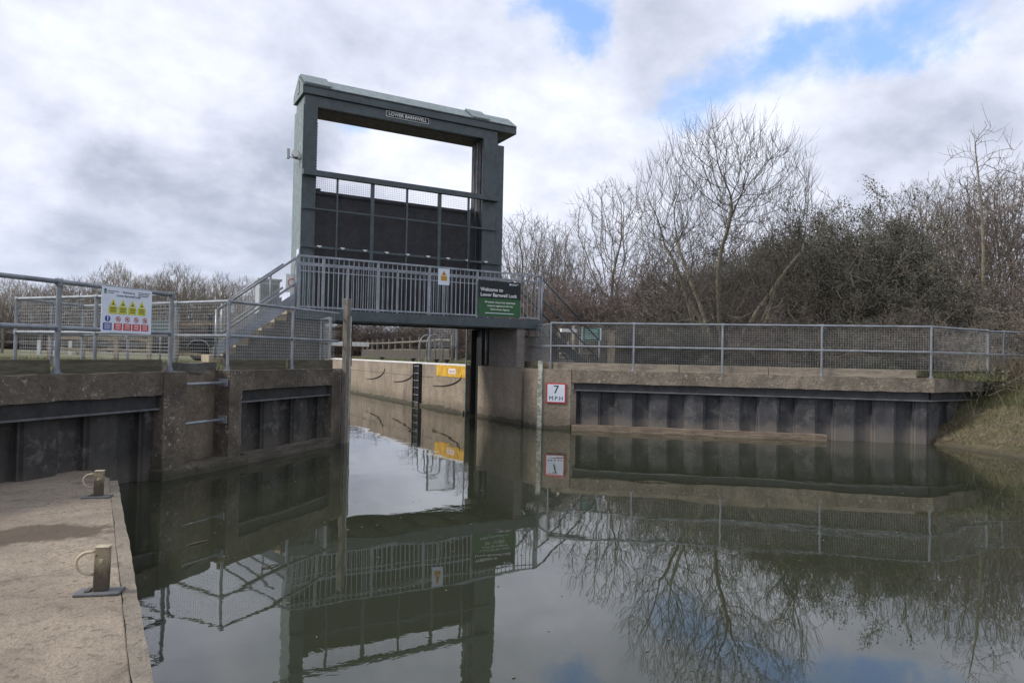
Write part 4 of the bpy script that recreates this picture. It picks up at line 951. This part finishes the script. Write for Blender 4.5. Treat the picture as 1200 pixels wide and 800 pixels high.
def colonise(seed, prof, n_att, stems, step=.20, di=1.3, dk=.34, bias=.12, squash=1.0, shell=.45, maxit=140):
    """grow branches towards points scattered through the crown; prof = [(height, half width)]"""
    g = np.random.default_rng(seed); hs = np.array([p[0] for p in prof]); ws = np.array([p[1] for p in prof]); A = []
    # clumped attractors leave gaps between the limbs
    cen = []
    while len(cen) < 60:
        z = g.uniform(hs[0], hs[-1]); w_ = np.interp(z, hs, ws); a = g.uniform(0, 6.283); q = w_ * math.sqrt(g.uniform(.05, 1)); cen.append((q * math.cos(a), q * math.sin(a) * squash, z))
    cen = np.array(cen)
    while len(A) < n_att:
        z = g.uniform(hs[0], hs[-1]); w_ = np.interp(z, hs, ws)
        if g.random() > (w_ / ws.max()) ** 1.3 + .05: continue
        a = g.uniform(0, 6.283); q = w_ * max(g.uniform(0, 1), g.uniform(0, 1) if g.random() < shell else 0) ** .8
        p = np.array((q * math.cos(a), q * math.sin(a) * squash, z)); c_ = cen[np.argmin(((cen - p) ** 2).sum(1))]
        A.append(p + (c_ - p) * .35 * g.random())
    A = np.array(A); N_ = []; par = []; dirs = []
    for (x, y, dx, dy, L) in stems:
        p = np.array((x, y, -.15)); N_.append(p); par.append(-1); d = np.array((dx, dy, 1.0)); d /= np.linalg.norm(d)
        for k in range(int(L / step)):
            d = d + g.normal(0, .07 if L < 6 else .022, 3) + np.array((0, 0, .02 if L < 6 else .05)); d /= np.linalg.norm(d); p = p + d * step; N_.append(p); par.append(len(N_) - 2)
    near = np.full(len(A), 1e9); idx = np.zeros(len(A), int); alive = np.ones(len(A), bool); start = 0; kids = {}
    for it in range(maxit):
        new = np.array(N_[start:])
        if len(new) == 0: break
        d2 = ((A[:, None] - new[None]) ** 2).sum(2); mi = d2.argmin(1); mv = np.sqrt(d2[np.arange(len(A)), mi]); u = mv < near; near[u] = mv[u]; idx[u] = mi[u] + start
        alive &= near > dk; start = len(N_); act = alive & (near < di)
        if not act.any(): di *= 1.3; act = alive & (near < di)
        if not act.any(): break
        grow = {}
        for a_ in np.nonzero(act)[0]:
            k = idx[a_]; v_ = A[a_] - N_[k]; grow.setdefault(k, np.zeros(3)); grow[k] += v_ / np.linalg.norm(v_)
        for k, v_ in grow.items():
            v_ = v_ / (np.linalg.norm(v_) + 1e-6); pv = N_[k] - N_[par[k]] if par[k] >= 0 else np.array((0, 0, 1.)); pv = pv / np.linalg.norm(pv)
            v_ = v_ + pv * .45 + g.normal(0, .10, 3) + np.array((0, 0, bias)); v_ /= np.linalg.norm(v_); q = N_[k] + v_ * step
            kd = kids.setdefault(k, [])
            if len(kd) >= 3 or any(((N_[c_] - q) ** 2).sum() < (.45 * step) ** 2 for c_ in kd): continue
            kd.append(len(N_)); N_.append(q); par.append(k)
    return np.array(N_), par
def sc_tree(seed, prof, n_att, stems, mats, rtip=.0045, expo=2.25, twigs=2, tl=.55, thick=.022, tw_up=.7, clump=None, stemr=0, **kw):
    def f():
        pts, par = colonise(seed, prof, n_att, stems, **kw); n = len(pts); ch = [[] for _ in range(n)]
        for i in range(n):
            if par[i] >= 0: ch[par[i]].append(i)
        R2 = np.zeros(n)
        for i in range(n - 1, -1, -1): R2[i] = (sum(R2[c_] ** expo for c_ in ch[i]) ** (1 / expo)) if ch[i] else rtip
        if stemr:
            st0 = 0
            for (sx, sy, dx, dy, L_) in stems:
                k_ = int(L_ / kw.get('step', .20))
                for q in range(k_ + 1): R2[st0 + q] = max(R2[st0 + q], stemr * (1 - (.5 if L_ < 6 else .8) * q / k_))
                st0 += k_ + 1
        v = Veg(seed + 500); done = set(); pv = [Vector(p) for p in pts]
        stack = [(i, None) for i in range(n) if par[i] < 0]
        while stack:
            i, prev = stack.pop(); line = ([prev] if prev is not None else []) + [i]
            while ch[i]:
                c_ = sorted(ch[i], key=lambda k: -R2[k]); 
                for k in c_[1:]: stack.append((k, i))
                i = c_[0]; line.append(i)
            seg_pts = [pv[k] for k in line]; seg_r = [max(rtip, R2[k]) for k in line]
            if len(seg_r) > 1 and prev is not None: seg_r[0] = seg_r[1]
            cut = next((k for k, r_ in enumerate(seg_r) if r_ < thick), len(seg_r))
            if cut > 1: v.tube('trunk', seg_pts[:cut + 1], seg_r[:cut + 1], 7)
            if cut < len(seg_r) - 1 or cut <= 1: 
                a_ = max(0, cut - 1) if cut > 1 else 0; v.tube('crown', seg_pts[a_:], seg_r[a_:], 4)
        r = v.r; cz = prof[-1][0]
        for i in range(n):
            if R2[i] < rtip * 3.2 and r.random() < (.9 if not ch[i] else .33 * twigs):
                for _ in range(twigs if not ch[i] else 1):
                    d = (pv[i] - pv[par[i]]).normalized() if par[i] >= 0 else UP
                    d = (d * .7 + Vector((r.gauss(0, .45), r.gauss(0, .45), r.gauss(tw_up, .3)))).normalized(); L = r.uniform(.2, tl); p1 = pv[i] + d * L * .5 + Vector((r.gauss(0, .02), r.gauss(0, .02), .01)); p2 = p1 + (d + UP * .3).normalized() * L * .5
                    v.tube('crown', [pv[i], p1, p2], [rtip, rtip * .8, rtip * .45], 3); v.tips.append(p2)
                    if r.random() < .5:
                        e_ = (d + Vector((r.gauss(0, .6), r.gauss(0, .6), r.gauss(.2, .3)))).normalized(); v.tube('crown', [p1, p1 + e_ * L * .4], [rtip * .7, rtip * .4], 3)
        for k in list(v.parts):
            if not v.parts[k][1]: v.parts[k] = ([Vector((0, 0, 0)), Vector((.01, 0, 0)), Vector((0, .01, 0))], [(0, 1, 2)])
        out = [('trunk', v.mesh('trunk', mats[0])), ('crown', v.mesh('crown', mats[1]))]
        if clump: out.append(('leaf_clumps', leaf_mesh([p for p in v.tips if p.z > cz * .45][::3], clump, mats[1], seed, 2, .04, 'leaf_clumps')))
        return out
    return f
ST_MAIN = [(-.26, 0, -.24, .1, 4.6), (-.10, .12, -.10, -.1, 5.2), (.05, -.1, .06, .12, 5.4), (.20, .1, .20, .05, 5.0), (.30, 0, .48, -.1, 3.6), (-.3, -.15, -.55, -.1, 3.0)]
proto('main', 'bare_tree', sc_tree(23, [(.9, .9), (2.2, 2.0), (3.6, 2.8), (5.0, 3.15), (6.3, 2.7), (7.2, 1.9), (7.8, .9)], 3400, ST_MAIN, (M_BARK, M_TWIGD), .0055, 2.2, 3, 1.05, .036, .9, stemr=.085, bias=.16, step=.18, dk=.26))
proto('mainlow', 'bare_tree', sc_tree(29, [(.5, 1.5), (1.1, 2.9), (1.9, 3.1), (2.6, 1.8)], 160, [(-.2, 0, -1.6, .1, .9), (.25, 0, 1.5, 0, .9)], (M_BARK, M_BARK), .006, 2.2, 1, .5, .014, .3, bias=.02))
proto('bga', 'bare_tree', sc_tree(3, [(1.5, .8), (3, 2.4), (5, 3.1), (7, 2.9), (8.6, 1.8), (9.4, .6)], 2600, [(0, 0, .05, 0, 1.8)], (M_BARKG, M_TWIGL), .0078, 2.2, 2, .7, .03, .5, step=.24, di=1.6, dk=.3))
proto('bgb', 'bare_tree', sc_tree(5, [(1.2, 1.0), (3, 2.8), (5, 3.3), (7, 2.7), (8.6, 1.5), (9.2, .4)], 2400, [(-.2, 0, -.25, 0, 1.6), (.15, 0, .2, .1, 1.8)], (M_BARKG, M_TWIGL), .0078, 2.2, 2, .8, .03, .5, step=.24, di=1.6, dk=.3))
proto('seedy', 'bare_tree', sc_tree(9, [(2.0, .7), (3.6, 2.2), (5.5, 2.9), (7.2, 2.7), (8.4, 1.6), (9.0, .6)], 2200, [(-.1, 0, -.28, 0, 2.4), (.1, 0, .22, .05, 2.0)], (M_BARKG, M_TWIG), .008, 2.2, 3, .5, .03, .3, clump=.020, step=.24, di=1.6, dk=.3))
def tree_bg(seed, H, kids, mats, lean=0, rmin=.010, spread=34, tl=2, up=.05, r0=.17, clump=None, lvls=5):
    def f():
        v = Veg(seed); P = dict(n=[8, 6, 5, 4, 3], wob=[.07, .14, .18, .2, .22], up=[.02, up, up, .04, .02], tl=tl, taper=[.3, .3, .35, .5, .6], rmin=rmin,
                                kids=kids, start=[.28, .2, .15, .12], ang=[spread + 8, spread + 4, spread + 4, spread + 6], lr=[.52, .55, .55, .5], rr=[.55, .6, .6, .7])
        v.branch(Vector((0, 0, -.2)), Vector((lean, .05, 1)), H * .82, r0, 0, P)
        out = [('trunk', v.mesh('trunk', mats[0])), ('crown', v.mesh('crown', mats[1]))]
        if clump: out.append(('leaf_clumps', leaf_mesh(v.tips[::2], clump, mats[1], seed, 2, .05, 'leaf_clumps')))
        return out
    return f
proto('slim', 'slender_tree', sc_tree(12, [(3.2, .5), (4.6, 1.4), (6.5, 1.9), (8.4, 1.5), (9.8, .8), (10.4, .3)], 420, [(0, 0, .0, 0, 9.4)], (M_BARK, M_TWIG), .008, 2.2, 1, .9, .02, .9, stemr=.11, bias=.25))
proto('fara', 'distant_tree', sc_tree(31, [(.8, 2.6), (3, 3.4), (5.5, 3.5), (7.6, 3.0), (9.2, 1.9), (10, .8)], 1700, [(-.5, 0, -.3, 0, 1.4), (.4, .2, .35, 0, 1.4)], (M_BARKG, M_TWIGY), .013, 2.4, 3, 1.1, .04, .9, step=.28, di=1.8, dk=.36))
proto('farb', 'distant_tree', sc_tree(33, [(.8, 2.2), (3, 3.2), (5.5, 3.9), (7.6, 3.4), (9.0, 2.3), (9.6, 1.0)], 1700, [(-.3, 0, -.4, 0, 1.4), (.6, .2, .45, 0, 1.2)], (M_BARKG, M_TWIGY), .013, 2.4, 3, 1.1, .04, .9, step=.28, di=1.8, dk=.36))
def shrub(seed, H, Rr, nst, mat_t, mat_l, nleaf, lsize, dense, rmin=.006, droop=.0, wide=.9):
    def f():
        v = Veg(seed); P = dict(n=[6, 5, 4], wob=[.12, .2, .25], up=[droop, .02, .0], tl=0, taper=[.3, .4, .6], rmin=rmin,
                                kids=dense, start=[.12, .1], ang=[40, 42], lr=[.42, .5], rr=[.55, .7])
        P['n'] = [6, 5, 4]; r = v.r
        for i in range(nst):
            a = r.uniform(0, 6.28); e = r.uniform(.0, wide); b0 = Vector((math.cos(a), math.sin(a), 0)) * r.uniform(0, Rr * .55)
            d = Vector((math.cos(a) * e, math.sin(a) * e, 1)); v.branch(b0, d, H * r.uniform(.55, 1.05) * (1.1 - .25 * e), .022, 0, P)
        V = v.parts['crown'][0]; out = [('stems', v.mesh('crown', mat_t))]; out[0][1].name = 'stems'
        if nleaf:
            rr = random.Random(seed + 1)
            # leaves hang in clumps placed on stem points, so gaps stay between them
            cl = [V[rr.randrange(len(V))] for _ in range(nleaf // 45)]; cl = [c_ for c_ in cl if c_.z > .1]
            out.append(('foliage', leaf_mesh(cl, lsize, mat_l, seed, 45, .12)))
        return out
    return f
proto('twiggy', 'twiggy_thicket', shrub(41, 4.0, 2.2, 46, M_TWIGP, M_BRAMBLE, 0, .03, [11, 7], .007))
proto('twiggy2', 'twiggy_thicket', shrub(42, 4.2, 2.4, 46, M_TWIG, M_BRAMBLE, 5000, .03, [11, 7], .007, -.03, 1.2))
proto('bramble', 'bramble_thicket', shrub(43, 3.8, 2.4, 44, M_TWIG, M_BRAMBLE, 36000, .028, [10, 6], .007, -.04, 1.3))
proto('ivy', 'ivy_clad_bush', shrub(44, 4.6, 2.3, 52, M_TWIGG, M_IVY, 80000, .030, [9, 6], .007, 0, .8))
proto('hedge', 'evergreen_bush', shrub(45, 3.2, 2.4, 46, M_TWIGG, M_IVY, 62000, .028, [9, 6], .007, -.05, 1.3))

def at_px(px, dist):
    d = pixdir(px, 420); k = dist / (d.x * _f.x + d.y * _f.y); return d.x * k, d.y * k
pr_ = random.Random(99)
def P_(key, px, dist, sc, label, cat='tree', group=None, rot=None, **k):
    x, y = at_px(px, dist); return plant(key, x, y, sc, pr_.uniform(0, 6.28) if rot is None else rot, label, cat, group, **k)
# the near trees
P_('main', 846, 21.5, .96, 'large multi-stemmed bare tree with pale trunks behind the right guard rail', rot=-YAW)
_mt = [k for k in bpy.data.objects if str(k.get('label', '')).startswith('large multi')][0]; o = bpy.data.objects.new('low_branches', PROTO['mainlow'][1][0][1]); COL.objects.link(o); o.parent = _mt; o = bpy.data.objects.new('low_twigs', PROTO['mainlow'][1][1][1]); COL.objects.link(o); o.parent = _mt
P_('slim', 1148, 27, .97, 'tall slender pale-trunked bare tree rising above the others at far right', rot=1.0)
P_('bga', 715, 36, 1.0, 'broad bare tree between the gate tower and the big multi-stemmed tree', rot=2)
P_('bgb', 790, 38, .82, 'bare tree behind the left part of the big multi-stemmed tree', rot=1)
P_('bgb', 612, 44, 1.02, 'pale bare tree just right of the gate tower', rot=.4)
P_('bga', 655, 50, .95, 'smaller bare tree beyond, right of the pale tree by the gate tower', rot=5)
P_('seedy', 1092, 32, .88, 'bare tree with forked leaning trunk left of the slender pale tree', rot=1.8)
P_('seedy', 1175, 31, .98, 'dark bare tree with seed clusters behind the slender pale tree', rot=4.1)
P_('seedy', 1260, 30, 1.0, 'dark bare tree at the right edge of the view', rot=.5)
P_('seedy', 1135, 38, .98, 'bare tree farther back between the forked tree and the slender tree', rot=3.1)
P_('seedy', 1072, 30, .90, 'dense bare tree just right of the tallest dark bush', rot=5.2)
P_('seedy', 1205, 29, .98, 'dense bare tree cut by the right edge of the view, behind the brambles', rot=2.9)
P_('seedy', 1160, 34, 1.05, 'tall dense bare tree directly behind the slender pale-trunked tree', rot=.9)
P_('bga', 632, 46, .98, 'fine-twigged bare tree above the right stairs', rot=1.5)
P_('seedy', 1118, 29, .90, 'dense rounded bare tree left of the slender tree, in front of the farther ones', rot=2.4)
P_('bga', 965, 31, .72, 'thin bare tree rising behind the dark bushes right of the big tree', rot=3.3)
P_('bgb', 900, 33, .76, 'bare tree behind the right part of the big multi-stemmed tree', rot=2.2)
# bushes: the dark mass
specs = [('ivy', 1008, 25.5, 1.12, 1.32, 'tall dark ivy-clad bush at the highest point of the thicket'),
         ('ivy', 872, 28, 1.05, 1.12, 'dark ivy-clad bush close behind the trunks of the big bare tree'),
         ('ivy', 1030, 27.5, 1.05, 1.25, 'dark ivy-clad bush just behind and right of the tallest bush'),
         ('ivy', 960, 27, 1.0, 1.20, 'dark ivy-clad bush left of the tallest bush'),
         ('ivy', 915, 27, 1.0, 1.02, 'dark ivy-clad bush behind the right limbs of the big bare tree'),
         ('ivy', 1050, 25.5, .95, .92, 'dark ivy-clad bush right of the tallest bush'),
         ('bramble', 880, 24.5, .95, .95, 'bramble thicket right of the big bare tree trunks'),
         ('bramble', 935, 23.5, .95, .85, 'bramble thicket in front of the dark ivy bushes, left part'),
         ('bramble', 985, 23, .95, .95, 'bramble thicket in front of the tallest bush'),
         ('hedge', 1035, 22.5, 1.0, .95, 'dense evergreen bush above the right guard rail'),
         ('hedge', 1085, 23, .95, .75, 'dense evergreen bush beneath the forked bare tree'),
         ('hedge', 1130, 23, .9, .62, 'low evergreen bush below the gap of sky'),
         ('bramble', 1175, 23, 1.0, .85, 'bramble thicket below the slender pale tree'),
         ('twiggy', 1200, 26, 1.0, 1.0, 'reddish twiggy thicket at the right behind the brambles'),
         ('bramble', 1235, 22, 1.0, .9, 'bramble thicket at the right edge'),
         ('hedge', 1290, 19, 1.0, .8, 'evergreen bush beyond the right edge'),
         ('bramble', 1330, 16, 1.0, .8, 'bramble thicket beyond the right edge'),
         ('bramble', 820, 25.5, 1.0, .95, 'bramble thicket behind the big bare tree trunks'),
         ('twiggy2', 775, 26.5, 1.0, .98, 'brown twiggy thicket left of the big bare tree trunks'),
         ('twiggy', 735, 28, 1.05, 1.0, 'reddish brown twiggy thicket behind the pale capped post'),
         ('twiggy', 695, 29, 1.0, .92, 'reddish brown twiggy thicket behind the green sign'),
         ('twiggy', 660, 31, 1.0, .90, 'reddish brown twiggy thicket beyond the right stairs'),
         ('twiggy2', 630, 34, 1.1, 1.0, 'brown twiggy thicket next to the right stairs, farther back'),
         ('hedge', 770, 24, .6, .6, 'small dark evergreen bush low to the left of the big tree'),
         ('hedge', 715, 26, .62, .55, 'small dark evergreen bush behind the timber posts'),
         ('twiggy', 600, 38, 1.2, 1.15, 'brown twiggy thicket right behind the gate tower')]
for key, px, d, sc, sz, lab in specs:
    P_(key, px, d, sc, lab, 'bush', 'bushes behind the right bank', z=1.28, sz=sz)
for i in range(16):
    px = 560 + i * 44; P_(['twiggy', 'twiggy2', 'bramble'][i % 3], px + pr_.uniform(-10, 10), 33 + (i % 3) * 2.0 + (8 if px < 660 else 0), 1.0 + (.25 if px < 660 else 0), 'brown twiggy thicket in the back row of the right bank', 'bush', 'back row of thickets', sz=.86 if px > 1060 and px < 1160 else 1.05)
for i in range(7):
    px = 745 + i * 66; P_(['bramble', 'hedge', 'twiggy2'][i % 3], px + pr_.uniform(-12, 12), 21.2 - (i * .35), .55, 'low scrub just behind the right guard rail', 'bush', 'low scrub behind the rail', sz=.42)
# seen under the bridge
for i in range(9):
    P_(['twiggy2', 'bramble', 'twiggy', 'hedge'][i % 4], 400 + i * 22, 60 + (i % 2) * 4, 1.35, 'brown thicket beyond the lock seen under the bridge', 'bush', 'thickets seen under the bridge', sz=.95)
# distant tree line on the left
for i in range(36):
    px = -60 + i * 12.6 + pr_.uniform(-5, 5)
    hgt = .65 + .06 * math.sin(i * 1.3) + pr_.uniform(-.06, .06) + (.12 if 120 < px < 290 else 0) - (.25 if px > 300 else 0)
    P_(['fara', 'farb', 'farb', 'fara', 'farb'][i % 5], px, 66 + (i % 3) * 5, hgt, 'bare olive brown tree in the distant line beyond the left guard rail', 'tree', 'distant tree line on the left', z=1.2)
for i in range(20):
    px = -60 + i * 24; P_(['twiggy2', 'twiggy', 'bramble'][i % 3], px, 62 + (i % 2) * 3, 1.45, 'low brown thicket at the foot of the distant tree line', 'bush', 'thickets under the distant tree line', z=1.2, sz=.72 - (.2 if px > 290 else 0))

# ------------------------------------------------------------------ ground cover (grass, dead stems, litter)
def blades(name, pts, h0, h1, w_, mat, seed, lean=.5):
    r = np.random.default_rng(seed); n = len(pts); pts = np.array(pts); a = r.uniform(0, 6.283, n); h_ = r.uniform(h0, h1, n)[:, None]
    s_ = np.stack([np.cos(a), np.sin(a), np.zeros(n)], 1) * w_; ln = r.normal(0, lean, (n, 3)) * h_; ln[:, 2] = h_[:, 0]
    mid = pts + ln * .5 + s_ * 0; tip = pts + ln * 1.0; tip[:, 2] -= np.abs(ln[:, 0]) * .4
    V = np.stack([pts - s_, pts + s_, mid + s_ * .7, mid - s_ * .7, tip], 1).reshape(-1, 3); b_ = (np.arange(n) * 5)[:, None]
    F = [tuple(x) for x in (b_ + np.array([[0, 1, 2, 3]])).tolist()] + [tuple(x) for x in (b_ + np.array([[3, 2, 4]])).tolist()]
    me = bpy.data.meshes.new(name); me.from_pydata(V.tolist(), [], F); me.materials.append(mat)
    o = bpy.data.objects.new(name, me); COL.objects.link(o); return o
r_ = random.Random(5)
pts = []
while len(pts) < 26000:
    u, v = r_.random() * .75, r_.random() ** .8
    if v > .42 + .25 * (mnoise.noise(Vector((u * 30, v * 4, 0)))) and (v > .5 or r_.random() < .3): pts.append(tuple(bank_pt(u, v)))
tag(blades('bank_grass', pts, .05, .22, .004, M_GRASS, 1), 'green grass growing over the upper part of the right bank', 'grass', kind='stuff')
pts = []
while len(pts) < 30000:
    u, v = r_.random() * .75, .16 + .84 * r_.random() ** 1.1; q = bank_pt(u, v); pts.append((q.x, q.y, q.z - .01))
tag(blades('dead_grass', pts, .03, .12, .004, M_REED, 2, .8), 'dead straw and litter lying over the muddy right bank', 'dead grass', kind='stuff')
pts = []
while len(pts) < 3000:
    u, v = r_.random() * .6, (.72 + .28 * r_.random()) if r_.random() < .7 else r_.uniform(.3, .8); q = bank_pt(u, v)
    if mnoise.noise(Vector((u * 60, v * 9, 3))) > (.0 if v > .72 else .25): pts.append((q.x, q.y, q.z))
tag(blades('dead_stems', pts, .25, .85, .0045, M_REED, 3, .30), 'tall dead stems standing along the top of the right bank', 'dead stems', kind='stuff')
pts = []
while len(pts) < 32000:
    t, n_ = r_.uniform(-1, 9), -.40 - 5.5 * r_.random() ** 1.3; q = RW(t, n_, 1.33)
    if mnoise.noise(q * .8) > -.25: pts.append(tuple(q))
tag(blades('verge_grass', pts, .05, .24, .005, M_GRASS, 4), 'rough green grass behind the right guard rail', 'grass', kind='stuff')
pts = []
while len(pts) < 36000:
    t, n_ = r_.uniform(-4, 5), -.35 - 9 * r_.random() ** 1.4; q = LW(t, n_, 1.33)
    if q.x < 3.3 and not (1.6 < q.x and 14.6 < q.y < 16.6): pts.append(tuple(q))
tag(blades('lawn_grass', pts, .03, .13, .005, M_GRASS, 5), 'short green grass behind the left guard rail', 'grass', kind='stuff')
pts = [(8.75 + 3.5 * r_.random() ** 1.5, r_.uniform(17.5, 42), 1.33) for _ in range(30000)]
tag(blades('lockside_grass', pts, .03, .12, .006, M_GRASS, 6), 'grass verge along the far lock edge under the bridge', 'grass', kind='stuff')
# bramble spilling over the return of the quay coping
pts = []
for _ in range(2600):
    a = r_.gauss(0, .55); pts.append((16.9 + a * .9 + r_.uniform(-.2, .9), 8.25 - abs(r_.gauss(0, .25)) + r_.uniform(0, .5), 1.12 + r_.gauss(0, .18) - .18 * a))
me = leaf_mesh([Vector(p) for p in pts], .035, M_IVY, 77, 1, .04, 'foliage')
bt = empty('bramble_tangle', (17, 8.2, 1.1), 'leafy bramble tangle spilling over the end of the right coping', 'bramble')
me.transform(Matrix.Translation((-17, -8.2, -1.1))); o = bpy.data.objects.new('foliage', me); COL.objects.link(o); o.parent = bt
m1 = MB()
for _ in range(60):
    p = Vector((17 + r_.gauss(0, .6), 8.3 + r_.uniform(-.3, .3), 1.0)); q = p + Vector((r_.gauss(0, .4), r_.gauss(-.1, .25), r_.uniform(.1, .6))); m1.tube([p, (p + q) / 2 + Vector((0, 0, .12)), q], .005, 4, False)
m1.build('stems', M_REED, bt, recalc=False)
# floating specks and debris
V, F = [], []
for _ in range(230):
    x, y = r_.uniform(.6, 9), r_.uniform(3, 13)
    if (Vector((x - .64, y - 9.98)).dot(Vector((.674, -.739))) < .3): continue
    s_ = r_.uniform(.006, .02); a = r_.uniform(0, 6.28); c_, q = math.cos(a) * s_, math.sin(a) * s_; o_ = len(V)
    V += [(x - c_, y - q, .004), (x + q * .5, y - c_ * .5, .004), (x + c_, y + q, .004), (x - q * .5, y + c_ * .5, .004)]; F.append((o_, o_ + 1, o_ + 2, o_ + 3))
me = bpy.data.meshes.new('floating_leaves'); me.from_pydata(V, [], F); me.materials.append(M_REED); o = bpy.data.objects.new('floating_leaves', me); COL.objects.link(o)
tag(o, 'tiny leaves and specks floating on the water', 'debris', kind='stuff')
for (x, y, a, L, lab) in ((.55, 6.5, .5, .20, 'thin pale twig floating near the landing edge'), (1.0, 5.6, .3, .14, 'short twig floating in front of the nearer bollard')):
    m1 = MB(); m1.tube([(x, y, .006), (x + L * .5 * math.cos(a), y + L * .5 * math.sin(a), .012), (x + L * math.cos(a), y + L * math.sin(a), .006)], .006, 5)
    tag(m1.build('floating_twig', M_REED), lab, 'twig')
